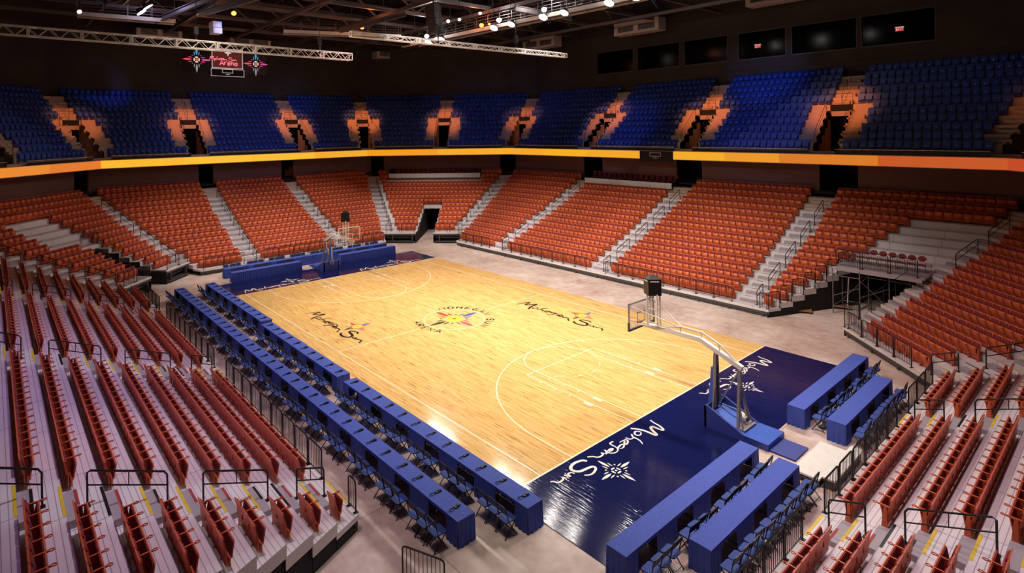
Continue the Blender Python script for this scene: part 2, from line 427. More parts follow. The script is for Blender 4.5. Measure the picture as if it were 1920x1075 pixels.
for s, d in ((15.2 - .9, 2.2), (4.9 - 2.2, 2.0)):
    e = MB(); T = lambda a, b, c: P('right', s + a, DB + d + b, c)
    e.box((-.28, 0, 19.05), (.28, .06, 19.32), 0, T)
    o = e.build('exit_sign', EXITR, label='small lit red exit sign hanging inside the %s dark suite window' % ('middle' if s > 10 else 'wider'), category='sign')
    t = MB(); t.box((-.3, -.02, 19.34), (.3, .08, 19.42), 0, T); t.build('lamp_strip', EXITW, o)
    tb = MB()   # EXIT in four plain letters
    def bar_(x0, z0, x1, z1): tb.box((min(x0, x1), -.02, min(z0, z1)), (max(x0, x1), -.005, max(z0, z1)), 0, T)
    for li, L in enumerate(('E', 'X', 'I', 'T')):
        x = .22 - li * .125; L0 = x - .1
        if L == 'E': bar_(x - .02, 19.1, x, 19.28); [bar_(L0, z, x, z + .025) for z in (19.1, 19.178, 19.255)]
        if L == 'I': bar_(x - .06, 19.1, x - .04, 19.28)
        if L == 'T': bar_(L0, 19.255, x, 19.28); bar_(x - .06, 19.1, x - .04, 19.28)
        if L == 'X':
            for z0, z1 in ((19.1, 19.28), (19.28, 19.1)):
                tb.bar(T(x, -.012, z0), T(L0, -.012, z1), .02, .02)
    tb.build('exit_letters', EXITW, o)

# ------------------------------------------------------------------ lower bowl platforms
AIS = {'right': [(4.5, 6.0), (15.9, 17.4), (27.2, 28.7)], 'left': [(5.1, 6.6), (16.4, 17.9), (27.8, 29.3)], 'far': [(3.9, 5.3), (12.3, 13.7)],
       'near': [(3.65, 4.95), (12.15, 13.45)], 'NR': [], 'FR': [], 'FL': []}
def row_spans(n, k, d):
    """platform spans of a row as functions of depth"""
    lo, hi = m0(n, d), m1(n, d)
    if n == 'right': return [((3.95 - T8 * d) if k < 8 else lo, hi)]
    if n == 'left': return [(lo, (29.95 + T8 * d) if k < 8 else hi)]
    if n in ('FR', 'FL'):
        if k < 8: return [(lo, 2.5), (4.3, hi)]
    return [(lo, hi)]
def aisles(n, d):
    a = list(AIS[n])
    if n in ('NR', 'FR', 'FL'): a += [(m0(n, d), m0(n, d) + 1.35), (m1(n, d) - 1.35, m1(n, d))]
    return a
def cut(spans, cuts):
    out = list(spans)
    for c0, c1 in cuts:
        nx = []
        for a, b in out:
            if c1 <= a or c0 >= b: nx.append((a, b)); continue
            if c0 > a: nx.append((a, c0))
            if c1 < b: nx.append((c1, b))
        out = nx
    return out
LEDGE = {'FR': (-1.55, 9.6), 'right': (17.55, 27.5)}
SIDES = ('near', 'NR', 'right', 'FR', 'far', 'FL', 'left')
KMAX = {'near': 16, 'NR': 16, 'right': 16, 'FR': 16, 'far': 16, 'FL': 16, 'left': 16}
DESC = {'near': 'stepped aluminium seating platform behind the near basket', 'NR': 'stepped aluminium seating platform beside the scaffold tunnel',
        'right': 'long stepped aluminium seating platform opposite the press tables', 'FR': 'stepped aluminium corner seating platform around the doorway',
        'far': 'stepped aluminium seating platform behind the far basket', 'FL': 'stepped aluminium corner seating platform with bare upper tiers and a small gate',
        'left': 'long stepped aluminium seating platform behind the press tables'}
for n in SIDES:
    root = empty('seating_platform', DESC[n], 'grandstand', P(n, SD[n][2] / 2, 6, 0)); inv = root.matrix_world
    ox, oy, _ = root.location
    def PP(s, d, z, n=n): 
        x, y, z = P(n, s, d, z); return (x - ox, y - oy, z)
    k0 = 2 if n in ('FR', 'FL') else 0
    dk_ = MB(); ST = {}; NS = {}; us = MB()
    for k in range(k0, KMAX[n]):
        d0, d1 = dk(k), dk(k + 1) + .03
        if k == k0 and k0: d0 = 1.25
        z1 = zk(k); z0 = z1 - (.16 if k == k0 else z1 - zk(k - 1) + .03)
        A, B = row_spans(n, k, d0), row_spans(n, k, d1)
        for (a0, a1), (b0, b1) in zip(A, B):
            dk_.hexa([PP(a0, d0, z0), PP(a1, d0, z0), PP(b1, d1, z0), PP(b0, d1, z0)], [PP(a0, d0, z1), PP(a1, d0, z1), PP(b1, d1, z1), PP(b0, d1, z1)], 0 if k < 14 else 1,
                     [(a0, d0 - dk(k)), (a1, d0 - dk(k)), (b1, d1 - dk(k)), (b0, d1 - dk(k))])
        if n == 'left' and k > 13 or n == 'near' and k > 12: continue
        for ai, (a, b) in enumerate(aisles(n, d0)):
            if n == 'right' and k < 8 and a < 0: continue
            st = ST.setdefault(ai, MB()); ns = NS.setdefault(ai, MB())
            if k > k0:
                hz = (zk(k - 1) + z1) / 2
                st.hexa([PP(a + .08, d0 - .30, zk(k - 1)), PP(b - .08, d0 - .30, zk(k - 1)), PP(b - .08, d0 + .01, zk(k - 1)), PP(a + .08, d0 + .01, zk(k - 1))],
                        [PP(a + .08, d0 - .30, hz), PP(b - .08, d0 - .30, hz), PP(b - .08, d0 + .01, hz), PP(a + .08, d0 + .01, hz)], 0 if k < 14 else 1)
            if n in ('left', 'near', 'NR', 'FL'):
                w_ = (b - a)
                ns.box((a + .04, d0 + .01, z1), (b - .04, d0 + .075, z1 + .006), 0 if k % 5 != 2 else 2, PP)
                if k > k0: ns.box((a + .1, d0 - .29, hz), (a + w_ * .55, d0 - .23, hz + .006), 1 if k % 3 else 2, PP)
            elif k > k0:
                m_ = (a + b) / 2
                ns.box((m_ - .5, d0 - .29, hz), (m_ - .15, d0 - .22, hz + .006), 2, PP)
                ns.box((m_ + .12, d0 + .02, z1), (m_ + .45, d0 + .09, z1 + .006), 2, PP)
    # understructure: front beam, posts, dark closing sides
    d00 = 1.25 if k0 else 0
    for (a0, a1) in row_spans(n, k0, d00):
        zf = zk(k0) - .16
        us.box((a0, d00 + .04, zf - .17), (a1, d00 + .12, zf), 0, PP)
        us.box((a0, d00 + .10, .05), (a1, d00 + .16, .13), 0, PP)
        q = a0 + .3
        while q < a1:
            us.box((q, d00 + .03, 0), (q + .1, d00 + .2, zf), 0, PP); q += 2.05
        if k0:
            us.box((a0 + .2, d00 + .3, .45), (a1 - .2, d00 + .42, .6), 0, PP); us.box((a0 + .2, d00 - .12, .14), (a1 - .2, d00 + .5, .2), 0, PP)
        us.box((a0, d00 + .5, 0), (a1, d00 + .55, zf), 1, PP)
    def side_wall(f, ks, off):
        for k in ks:
            d0, d1 = dk(k), dk(k + 1)
            if k == k0 and k0: d0 = 1.25
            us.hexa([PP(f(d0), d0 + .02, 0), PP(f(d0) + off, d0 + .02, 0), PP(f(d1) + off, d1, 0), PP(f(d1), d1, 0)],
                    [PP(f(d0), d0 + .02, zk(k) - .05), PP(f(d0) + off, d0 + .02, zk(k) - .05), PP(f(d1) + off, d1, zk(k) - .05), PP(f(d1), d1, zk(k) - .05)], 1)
    if n == 'right': side_wall(lambda d: 3.99 - T8 * d, range(0, 8), .05)
    if n == 'left': side_wall(lambda d: 29.9 + T8 * d, range(0, 16), -.05)
    if n == 'NR':
        side_wall(lambda d: m1(n, d) - .06, range(0, 8), .05)
    if n in ('FR', 'FL'):
        side_wall(lambda d: 2.45, range(2, 8), .05); side_wall(lambda d: 4.3, range(2, 8), .05)
        us.box((2.4, 11.5, 0), (4.4, 11.6, 3.2), 1, PP); us.box((2.5, dk(8), 2.72), (4.3, 11.6, 2.8), 1, PP)
        us.box((2.4, dk(8), 0), (2.45, 11.6, 2.8), 2 if n == 'FR' else 1, PP); us.box((4.3, dk(8), 0), (4.35, 11.6, 2.8), 1, PP)
    if n == 'right':
        us.box((m0(n, dk(8)) - 1, dk(8) + .05, 2.72), (3.9 - T8 * dk(8), 13, 2.76), 1, PP)
        us.box((-6, 12.9, 0), (3, 13, 3), 1, PP)
    dk_.build('deck', [DECK, CON], root, uv=True)
    for st in ST.values(): st.build('aisle_steps', [DECK, CON], root) if st.v else None
    for ns in NS.values(): ns.build('nosing_strips', [YEL, REDS, BLK], root) if ns.v else None
    us.build('understructure', [GUN, DKB, mat('doorway_yellow_panel', (.55, .33, .04), .5)], root)

# ------------------------------------------------------------------ seats
def seat_parts(detail=True):
    fr, bk, cu, pn, ar = MB(), MB(), MB(), MB(), MB()
    # side standard with foot and cross beam
    fr.prism([(-.12, 0), (.03, 0), (.02, .10), (-.03, .56), (-.10, .56), (-.11, .10)], lambda a, b, c: (-.262 + c, a, b), .03, 0)
    fr.box((-.24, -.07, .08), (.24, -.03, .30), 0)
    lean = lambda z: -.09 - max(0, z - .36) * .24
    bk.prism(rrect(.475, .34, .79, .035), lambda a, b, c: (a, lean(b) - c, b), .028, 0)
    bk.box((-.225, -.125, .10), (.225, -.098, .37), 0)
    if detail:
        bk.box((-.19, -.165, .38), (.19, -.135, .56), 0)
    cu.prism(rrect(.39, .42, .755, .035), lambda a, b, c: (a, lean(b) + c, b), .03, 0)
    tilt = lambda b: -.02 + (b - .26) * .17
    pn.prism(rrect(.455, .24, .625, .028), lambda a, b, c: (a, tilt(b) + c, b), .026, 0)
    pn.prism(rrect(.41, .29, .61, .03), lambda a, b, c: (a, tilt(b) - c, b), .022, 1)
    ar.bar((-.247, -.16, .575), (-.247, .11, .585), .036, .034, 0)
    if detail:
        ar.tube([(-.247 + .038 * math.cos(t), .155 + .048 * math.sin(t), .588) for t in np.linspace(0, 2 * math.pi, 9)[:-1]], .012, 4, 0, closed=True)
    else:
        ar.box((-.28, .11, .575), (-.215, .20, .595), 0)
    return fr, bk, cu, pn, ar
def join(mbs, mats_of):
    v = []; f = []; m = []
    for mb, mi in zip(mbs, mats_of):
        o = len(v); v += mb.v; f += [tuple(o + i for i in q) for q in mb.f]; m += [mi if not q else 1 for q in mb.m]
    return np.array(v, np.float32), f, m
def mass(name, tmpl, spots, mats, **kw):
    """many copies of one template as a single mesh"""
    v, f, m = tmpl; nv = len(v); N = len(spots)
    ls = np.array([len(q) for q in f], np.int32); fi = np.array([i for q in f for i in q], np.int32)
    S = np.array(spots, np.float64); c, s = np.cos(S[:, 3]), np.sin(S[:, 3])
    X = v[None, :, 0] * c[:, None] - v[None, :, 1] * s[:, None] + S[:, 0, None]
    Y = v[None, :, 0] * s[:, None] + v[None, :, 1] * c[:, None] + S[:, 1, None]
    Zz = np.broadcast_to(v[None, :, 2], X.shape) + S[:, 2, None]
    co = np.stack([X, Y, Zz], -1).reshape(-1, 3).astype(np.float32)
    me = bpy.data.meshes.new(name)
    me.vertices.add(N * nv); me.vertices.foreach_set('co', co.ravel())
    li = (fi[None] + np.arange(N)[:, None] * nv).ravel().astype(np.int32)
    me.loops.add(len(li)); me.loops.foreach_set('vertex_index', li)
    lt = np.tile(ls, N); stt = np.concatenate([[0], np.cumsum(lt)[:-1]]).astype(np.int32)
    me.polygons.add(len(lt)); me.polygons.foreach_set('loop_start', stt); me.polygons.foreach_set('loop_total', lt.astype(np.int32))
    for mm in mats: me.materials.append(mm)
    me.polygons.foreach_set('material_index', np.tile(np.array(m, np.int32), N))
    me.update(calc_edges=True); me.validate()
    o = bpy.data.objects.new(name, me); C.objects.link(o)
    for k, q in kw.items(): o[k] = q
    return o
SP = .492
red = []      # (spot, side, row, block, index)
for n in SIDES:
    for k in range(2 if n in ('FR', 'FL') else 0, KMAX[n]):
        if (n == 'left' and k > 11) or (n == 'near' and k > 8): continue
        d = dk(k) + .56
        sp = cut(row_spans(n, k, d), aisles(n, d))
        if n in LEDGE and k >= 14: sp = cut(sp, [LEDGE[n]])
        if n == 'FR' and k >= 13: sp = cut(sp, [LEDGE[n]])
        if n == 'FL' and 8 <= k <= 12: sp = cut(sp, [(2.45, 6.25)])
        if n == 'right' and 8 <= k <= 12: sp = cut(sp, [(-20, 3.9 - T8 * d)])
        for bi, (a, b) in enumerate(sorted(sp)):
            a += .06; b -= .06
            c = int((b - a) / SP + .02)
            if c < 1: continue
            off = (b - a - c * SP) / 2
            if n == 'right' and k < 8 and a < 3.9: off = b - a - c * SP
            for i in range(c):
                s = a + off + SP * (i + .5)
                x, y, z = P(n, s, d, zk(k))
                red.append(((x, y, z, rot(n)), n, k, bi, i, c))
def inview(p, mg=25):
    x, y, z = project((p[0], p[1], p[2] + .5)); return z > .5 and -mg < x < 1920 + mg and -mg < y < 1075 + mg
vis = [(project(r[0][:3])[2] if inview(r[0]) else 1e6, i) for i, r in enumerate(red)]
vis.sort(); near = {i for z, i in vis[:300] if z < 1e5}
fr, bk, cu, pn, ar = seat_parts(True)
proto = fr.build('stadium_seat', ORG); proto['category'] = 'seat'
bk.build('backrest', ORG, proto); cu.build('back_cushion', MAR, proto); pn.build('seat_pan', [ORG2, MAR], proto); ar.build('armrest', ORG, proto)
first = True; proto_kids = list(proto.children)
NTH = {0: 'block nearest', 1: 'second block'}
rest = []
for i, (spt, n, k, bi, j, c) in enumerate(red):
    if i not in near: rest.append(spt); continue
    if first: o = proto; first = False
    else:
        o = proto.copy(); C.objects.link(o)
        for ch in proto_kids:
            q = ch.copy(); C.objects.link(q); q.parent = o
    o.location = spt[:3]; o.rotation_euler = (0, 0, spt[3])
    # counted from the end nearest the camera corner
    jj = c - 1 - j if n == 'left' else j
    blocks = {'left': 'block %d from far end' % (bi + 1)}.get(n, 'block %d' % (bi + 1))
    bname = {('left', 3): 'end block', ('left', 2): 'third block', ('left', 1): 'second block', ('left', 0): 'farthest block',
             ('near', 0): 'first block', ('near', 1): 'middle block', ('near', 2): 'block beside the corner'}.get((n, bi), '%s block' % ordn(bi))
    o['label'] = 'red tip-up seat, %s along the %s row up, %s, %s' % (ordn(jj), ordn(k), bname, NICE[n])
    o['group'] = 'red tip-up seats of the %s' % NICE[n]
tm = join(seat_parts(False), (0, 0, 1, 2, 0))
mass('stadium_seats', tm, rest, [ORG, MAR, ORG2], kind='stuff', label='red tip-up seats filling the farther rows of the lower stands', category='seats', group='red tip-up seats')

# ------------------------------------------------------------------ upper tier
UP = {'right': [5.25, 16.45, 27.7], 'FR': [3.3], 'far': [2.5, 13.9], 'FL': [3.46], 'NR': []}
USIDES = ('NR', 'right', 'FR', 'far', 'FL')
def ucent(n, d): return UP[n] + [m0(n, d), m1(n, d)]
blue = []
for n in USIDES:
    root = empty('floor_upper', DESC[n], 'x', (0, 0, 0)); del root['category']; del root['label']; root['kind'] = 'structure'
    PP = lambda s, d, z, n=n: P(n, s, d, z)
    b = MB(); v = MB(); rl = MB()
    def rowbox(a0, a1, b0, b1, d0, d1, z0, z1, m=0):
        b.hexa([PP(a0, d0, z0), PP(a1, d0, z0), PP(b1, d1, z0), PP(b0, d1, z0)], [PP(a0, d0, z1), PP(a1, d0, z1), PP(b1, d1, z1), PP(b0, d1, z1)], m)
    rowbox(m0(n, 12.42), m1(n, 12.42), m0(n, 13.5), m1(n, 13.5), 12.42, 13.6, 8.45, 9.2)
    rowbox(m0(n, 12.42), m1(n, 12.42), m0(n, 16), m1(n, 16), 12.42, 16, 8.4, 8.45)
    for k in range(UK):
        d0, d1 = du(k), du(k + 1) + .03
        if k == UK - 1: d1 = DB
        z1 = zu(k); z0 = z1 - .65
        A, B = [(m0(n, d0), m1(n, d0))], [(m0(n, d1), m1(n, d1))]
        if 1 <= k <= 5:
            A = cut(A, [(c - .78, c + .78) for c in ucent(n, d0)]); B = cut(B, [(c - .78, c + .78) for c in ucent(n, d1)])
        for (a0, a1), (b0, b1) in zip(A, B): rowbox(a0, a1, b0, b1, d0, d1, z0, z1)
        for c in ucent(n, d0):       # half steps in the aisles
            if 1 <= k <= 5:
                for q0, q1 in ((c - 1.85, c - .78), (c + .78, c + 1.85)):
                    if q1 < m0(n, d0) + .05 or q0 > m1(n, d0) - .05: continue
                    q0 = max(q0, m0(n, d0)); q1 = min(q1, m1(n, d0))
                    if k > 1: b.box((q0, d0 - .33, zu(k - 1)), (q1, d0 + .01, z1 - .3), 0, PP)
            elif k > 6:
                q0, q1 = max(c - .66, m0(n, d0)), min(c + .66, m1(n, d0))
                b.box((q0, d0 - .33, zu(k - 1)), (q1, d0 + .01, z1 - .3), 0, PP)
        # seats
        d = d0 + .46
        cc = ucent(n, d); hw = .85 if k == 0 else (1.87 if k <= 5 else .68)
        sp = cut([(m0(n, d), m1(n, d))], [(c - hw, c + hw) for c in cc])
        for bi, (a, e) in enumerate(sorted(sp)):
            a += .08; e -= .08; cN = int((e - a) / .53)
            off = (e - a - cN * .53) / 2
            for i in range(cN):
                x, y, z = P(n, a + off + .53 * (i + .5), d, z1); blue.append(((x, y, z, rot(n)), n, k, bi, i, cN))
    # vomitories: side walls, dark back, orange sill with guard rail
    for c in ucent(n, 15):
        onm = c in (m0(n, 15), m1(n, 15))
        if onm and c == m0(n, 15) and n not in ('right', 'far', 'FR', 'FL'): pass
        f = (lambda d, c=c: m0(n, d) if c == m0(n, 15) else m1(n, d)) if onm else (lambda d, c=c: c)
        for sg in (-1, 1):
            if onm and ((c == m0(n, 15)) == (sg < 0)): continue
            for k in range(1, 6):
                d0, d1 = du(k), du(k + 1)
                s0, s1 = f(d0) + sg * .78, f(d1) + sg * .78
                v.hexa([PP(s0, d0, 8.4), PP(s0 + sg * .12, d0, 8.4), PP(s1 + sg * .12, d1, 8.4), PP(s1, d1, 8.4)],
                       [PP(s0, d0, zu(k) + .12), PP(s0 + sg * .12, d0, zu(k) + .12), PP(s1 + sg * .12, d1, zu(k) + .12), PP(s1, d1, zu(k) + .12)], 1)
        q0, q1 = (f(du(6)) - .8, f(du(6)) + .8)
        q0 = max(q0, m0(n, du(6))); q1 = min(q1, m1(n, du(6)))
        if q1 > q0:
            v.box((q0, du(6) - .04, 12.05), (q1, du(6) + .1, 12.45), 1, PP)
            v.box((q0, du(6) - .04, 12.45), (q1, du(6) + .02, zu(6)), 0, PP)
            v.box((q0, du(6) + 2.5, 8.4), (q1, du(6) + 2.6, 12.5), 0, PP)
        q0, q1 = max(f(du(1)) - .8, m0(n, du(1))), min(f(du(1)) + .8, m1(n, du(1)))
        if q1 > q0: v.box((q0, du(1), 9.1), (q1, du(6), 9.2), 0, PP)
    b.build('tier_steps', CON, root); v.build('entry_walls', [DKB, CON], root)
# blue seats
def bseat():
    a, b_, c_ = MB(), MB(), MB()
    lean = lambda z: -.13 - (z - .34) * .22
    a.prism(rrect(.49, .34, .84, .07), lambda p, q, r: (p, lean(q) - r, q), .03, 0)
    a.box((-.21, -.12, .12), (.21, -.05, .3), 0)
    c_.prism(rrect(.42, .33, .70, .07), lambda p, q, r: (p, -.03 - (q - .33) * .22 + r, q), .05, 0)
    a.bar((-.255, -.22, .56), (-.255, .10, .57), .035, .03, 0)
    a.tube([(-.2, lean(.84) - .015, .84), (-.2, lean(.84) - .02, .87), (.2, lean(.84) - .02, .87), (.2, lean(.84) - .015, .84)], .014, 4, 0)
    b_.tube([(0, .02, .5), (0, .035, .5)], .032, 6, 0)  # silver disc added on the pan to imitate a glint
    return a, b_, c_
GLINT = mat('painted_glint', (.75, .72, .70), .25, .8)
vis = [(project(r[0][:3])[2] if inview(r[0]) else 1e6, i) for i, r in enumerate(blue)]
vis.sort(); near = {i for z, i in vis[:300] if z < 1e5}
a_, b_, c_ = bseat()
bt = join((a_, b_, c_), (0, 2, 1))
pm = MB(); pm.v = [tuple(map(float, q)) for q in bt[0]]; pm.f = bt[1]; pm.m = bt[2]; pm.uv = [[(0, 0)] * len(q) for q in bt[1]]
me = pm.mesh('blue_stadium_seat', [BLS, BLS2, GLINT])
rest = []
for i, (spt, n, k, bi, j, c) in enumerate(blue):
    if i not in near: rest.append(spt); continue
    o = bpy.data.objects.new('blue_stadium_seat', me); C.objects.link(o); o.location = spt[:3]; o.rotation_euler = (0, 0, spt[3])
    o['category'] = 'seat'; o['group'] = 'blue seats of the upper tier'
    o['label'] = 'blue upper tier seat, %s along, %s row up, %s block from camera, %s' % (ordn(j), ordn(k), ordn(bi), 'long side' if n == 'right' else ('near corner' if n == 'NR' else 'end side'))
mass('blue_stadium_seats', bt, rest, [BLS, BLS2, GLINT], kind='stuff', label='blue seats filling the farther rows of the upper tier', category='seats', group='blue seats of the upper tier')
print('seats', len(red), len(blue))

# ribbon board on the balcony front, concourse wall, portals, ledges
def ribbon(n, s0, s1, col, es, i, lab):
    o = MB(); d0, d1 = 12.36, 12.42
    o.box((s0 + .012, d0, 8.45), (s1 - .012, d1, 9.15), 0, lambda s, d, z: P(n, s, d, z))
    m = mat('ribbon_glow', (.05, .03, .01), .5, emit=col, es=es)
    o.build('ribbon_board', m, label=lab, category='display board', group='glowing ribbon boards around the balcony front')
AMB = (1.0, .50, .035); ORA = (1.0, .22, .025)
cols = {'FL': [(.80, .20, .03), (.85, .26, .03), (.92, .33, .03)], 'far': [(.93, .42, .03), (1, .52, .035), (1, .54, .035), (1, .50, .03)], 'FR': [(.95, .42, .02), (.95, .34, .015)],
        'right': [(.58, .10, .02), (.72, .20, .02), (.86, .32, .02), (.93, .42, .02), 'X', (.93, .40, .02), (.96, .44, .02), (.95, .40, .02)], 'NR': [(.60, .09, .02), (.55, .07, .02)]}
SN = {'FL': 'gated corner', 'far': 'far end', 'FR': 'doorway corner', 'right': 'long side', 'NR': 'near corner'}
for n in USIDES:
    lo, hi = m0(n, 12.4), m1(n, 12.4); cl = cols[n]; w_ = (hi - lo) / len(cl)
    edges = [lo + w_ * i for i in range(len(cl) + 1)]
    if n == 'right': edges = [lo, 1.6, 8.2, 12.6, 17.35, 20.9, 27.3, 33.4, hi]
    for i, c in enumerate(cl):
        if c == 'X': continue
        ribbon(n, edges[i], edges[i + 1], c, .95, i, 'amber glowing ribbon board panel, %s on the %s balcony front' % (ordn(i), SN[n]))
# scoreboard gap in the ribbon
b = MB(); PPr = lambda s, d, z: P('right', s, d, z)
b.box((17.4, 12.33, 8.2), (20.85, 12.42, 9.15), 0, PPr)
sb = b.build('clock_panel', BLK, label='black balcony clock panel with a small white outlined box between ribbon boards', category='display board')
b = MB()
for q in ((18.6, 19.75, 9.0, 9.04), (18.6, 19.75, 8.66, 8.7), (18.6, 18.64, 8.66, 9.04), (19.71, 19.75, 8.66, 9.04), (18.95, 19.4, 8.5, 8.54)): b.box((q[0], 12.3, q[2]), (q[1], 12.33, q[3]), 0, PPr)
b.build('white_outline', P_WHITE, sb)
PORT = {'right': [(3.3, 5.9), (15.5, 18.0), (26.5, 29.0)], 'far': [(3.6, 5.0), (12.3, 13.7)], 'FR': [(-5.8, -3.9), (10.6, 12.3)], 'FL': [(-5.6, -3.9)], 'NR': [(-5.6, -3.9), (10.6, 12.3)], 'near': [], 'left': []}
for n in ('NR', 'right', 'FR', 'far', 'FL', 'near', 'left'):
    b = MB(); PPn = lambda s, d, z, n=n: P(n, s, d, z)
    sp = cut([(m0(n, 14), m1(n, 14))], PORT[n])
    for a, c in sp: b.box((a, 14.0, 6.2), (c, 14.2, 8.5), 0, PPn)
    b.box((m0(n, 14), 13.5, 6.1), (m1(n, 14), 17.5, 6.25), 1, PPn)
    for a, c in PORT[n]: b.box((a - .3, 17.2, 6.2), (c + .3, 17.3, 8.5), 1, PPn)
    b.box((m0(n, 14), 14.0, 8.3), (m1(n, 14), 14.2, 8.5), 0, PPn)
    b.build('trim_concourse_' + {'NR': 'corner_near', 'FR': 'corner_right', 'FL': 'corner_left'}.get(n, n), [WALLR, DKB], kind='structure')

# ------------------------------------------------------------------ basketball court
court = empty('basketball_court', 'glossy maple basketball court with navy end aprons and painted script lettering', 'court', (0, 0, 0))
b = MB(); b.box((-14.325, -9.2, .0), (14.325, 9.15, .02)); b.build('wood_surface', WOOD, court)
for nm, x0, x1 in (('near', 14.325, 18.22), ('far', -18.15, -14.325)):
    b = MB(); b.box((x0, -9.2, .0), (x1, 9.15, .02)); b.build('end_apron', NAVY, court)
Z1 = .0225
LZ = [0]
def flat_strip(b, pts, w, m=0, closed=False, z=None):
    if z is None: LZ[0] = (LZ[0] + 1) % 12; z = Z1 + LZ[0] * 1.5e-4
    P_ = [Vector((p[0], p[1], 0)) for p in pts]; k = len(P_); L = []; Rr = []
    for a in range(k):
        if closed: t = P_[(a + 1) % k] - P_[a - 1]
        else: t = P_[min(a + 1, k - 1)] - P_[max(a - 1, 0)]
        t.normalize(); nn = Vector((-t.y, t.x, 0)); ww = (w[a] if isinstance(w, list) else w) / 2
        L.append(P_[a] + nn * ww); Rr.append(P_[a] - nn * ww)
    for a in range(k if closed else k - 1):
        q = (a + 1) % k
        b.poly([(Rr[a].x, Rr[a].y, z), (Rr[q].x, Rr[q].y, z), (L[q].x, L[q].y, z), (L[a].x, L[a].y, z)], m)
def arc(cx, cy, r, a0, a1, n=40): return [(cx + r * math.cos(a0 + (a1 - a0) * i / n), cy + r * math.sin(a0 + (a1 - a0) * i / n)) for i in range(n + 1)]
PI = math.pi
b = MB()
for y in (-7.62, 7.62): flat_strip(b, [(-14.325, y), (14.325, y)], .055)
for x in (-14.30, 14.30): flat_strip(b, [(x, -9.2), (x, 9.15)], .07, z=Z1 + .0005)
flat_strip(b, [(0, -7.62), (0, -2.55)], .055); flat_strip(b, [(0, 2.5), (0, 7.62)], .055)
flat_strip(b, arc(0, 0, 1.83, 0, 2 * PI, 64)[:-1], .055, closed=True)
for s in (-1, 1):
    X = lambda u: s * u
    for wd in (1.83, 2.44):
        for y in (-wd, wd): flat_strip(b, [(X(14.3), y), (X(8.535), y)], .05)
    flat_strip(b, [(X(8.535), -2.44), (X(8.535), 2.44)], .05)
    ac = arc(0, 0, 1.83, PI / 2, 3 * PI / 2, 30)
    flat_strip(b, [(X(8.535 + p[0]), p[1]) for p in ac], .05)
    da = arc(0, 0, 1.83, -PI / 2, PI / 2, 30)
    for i in range(0, 30, 5): flat_strip(b, [(X(8.535 + p[0]), p[1]) for p in da[i:i + 3]], .05)
    ta = math.asin(6.02 / 6.02)
    flat_strip(b, [(X(14.3), -6.02), (X(12.725), -6.02)] + [(X(12.725 - 6.02 * math.sin(a)), -6.02 * math.cos(a)) for a in np.linspace(0, PI, 60)] + [(X(14.3), 6.02)], .055)
    for wd, sg in ((1.83, 1), (2.44, 1)):
        for y in (-1, 1):
            yy = y * (wd + .1)
            for u in (9.5, 10.4, 11.2): flat_strip(b, [(X(u), yy - .08), (X(u), yy + .08)], .05)
            b.poly([(X(12.0), yy - .1, Z1), (X(12.42), yy - .1, Z1), (X(12.42), yy + .1, Z1), (X(12.0), yy + .1, Z1)])
flat_strip(b, [(0.4, 7.9), (.4, 8.6)], .05)
b.build('court_lines', P_LINE, court)
# "Mohegan Sun" in brush script: strokes as (along, up) metres from the sun emblem
SCR = [[[-3.73,-1.11],[-3.66,-0.91],[-3.61,-0.64],[-3.5,-0.41],[-3.41,-0.39],[-3.38,-0.56],[-3.37,-0.76],[-3.24,-0.77],[-3.11,-0.6],[-3.0,-0.38],[-2.91,-0.37],[-2.9,-0.54],[-2.88,-0.81],[-2.79,-1.04],[-2.64,-1.25]],
 [[-2.69,-0.85],[-2.6,-0.77],[-2.47,-0.75],[-2.39,-0.82],[-2.43,-0.93],[-2.56,-1.0],[-2.66,-0.96],[-2.69,-0.85]], [[-2.04,-0.33],[-2.16,-0.52],[-2.19,-0.7],[-2.2,-0.85],[-2.32,-0.99]], [[-2.23,-0.8],[-2.05,-0.8],[-1.96,-0.85],[-1.96,-0.94],[-1.91,-0.98]],
 [[-1.51,-0.95],[-1.65,-0.94],[-1.82,-0.91],[-1.84,-0.83],[-1.71,-0.74],[-1.56,-0.72],[-1.62,-0.82],[-1.73,-0.87]], [[-1.19,-0.71],[-1.3,-0.66],[-1.47,-0.72],[-1.49,-0.81],[-1.3,-0.81],[-1.13,-0.75],[-1.06,-0.68]], [[-1.12,-0.71],[-1.17,-0.9],[-1.17,-1.07],[-1.24,-1.15],[-1.4,-1.14]],
 [[-1.05,-0.68],[-0.91,-0.65],[-0.75,-0.7],[-0.68,-0.85],[-0.9,-0.91],[-1.0,-0.87],[-0.87,-0.82],[-0.7,-0.86]], [[-0.71,-1.02],[-0.68,-0.91],[-0.55,-0.8]], [[-0.55,-0.8],[-0.52,-0.9],[-0.48,-0.97],[-0.44,-0.87],[-0.27,-0.85],[-0.15,-0.9],[-0.08,-1.02],[0.09,-1.13]],
 [[0.3,-0.98],[0.35,-1.09],[0.5,-1.16],[0.72,-1.19],[0.94,-1.14],[1.07,-1.02],[1.04,-0.87],[0.92,-0.76],[0.7,-0.72],[0.46,-0.68],[0.37,-0.6],[0.45,-0.49],[0.7,-0.41],[0.87,-0.44],[0.99,-0.53]][::-1],
 [[1.16,-0.8],[1.2,-0.91],[1.34,-0.93],[1.38,-0.8],[1.44,-0.87],[1.48,-0.98]], [[1.55,-0.8],[1.62,-0.94],[1.66,-0.85],[1.83,-0.82],[1.95,-0.85],[1.99,-0.96],[2.09,-1.03]]]
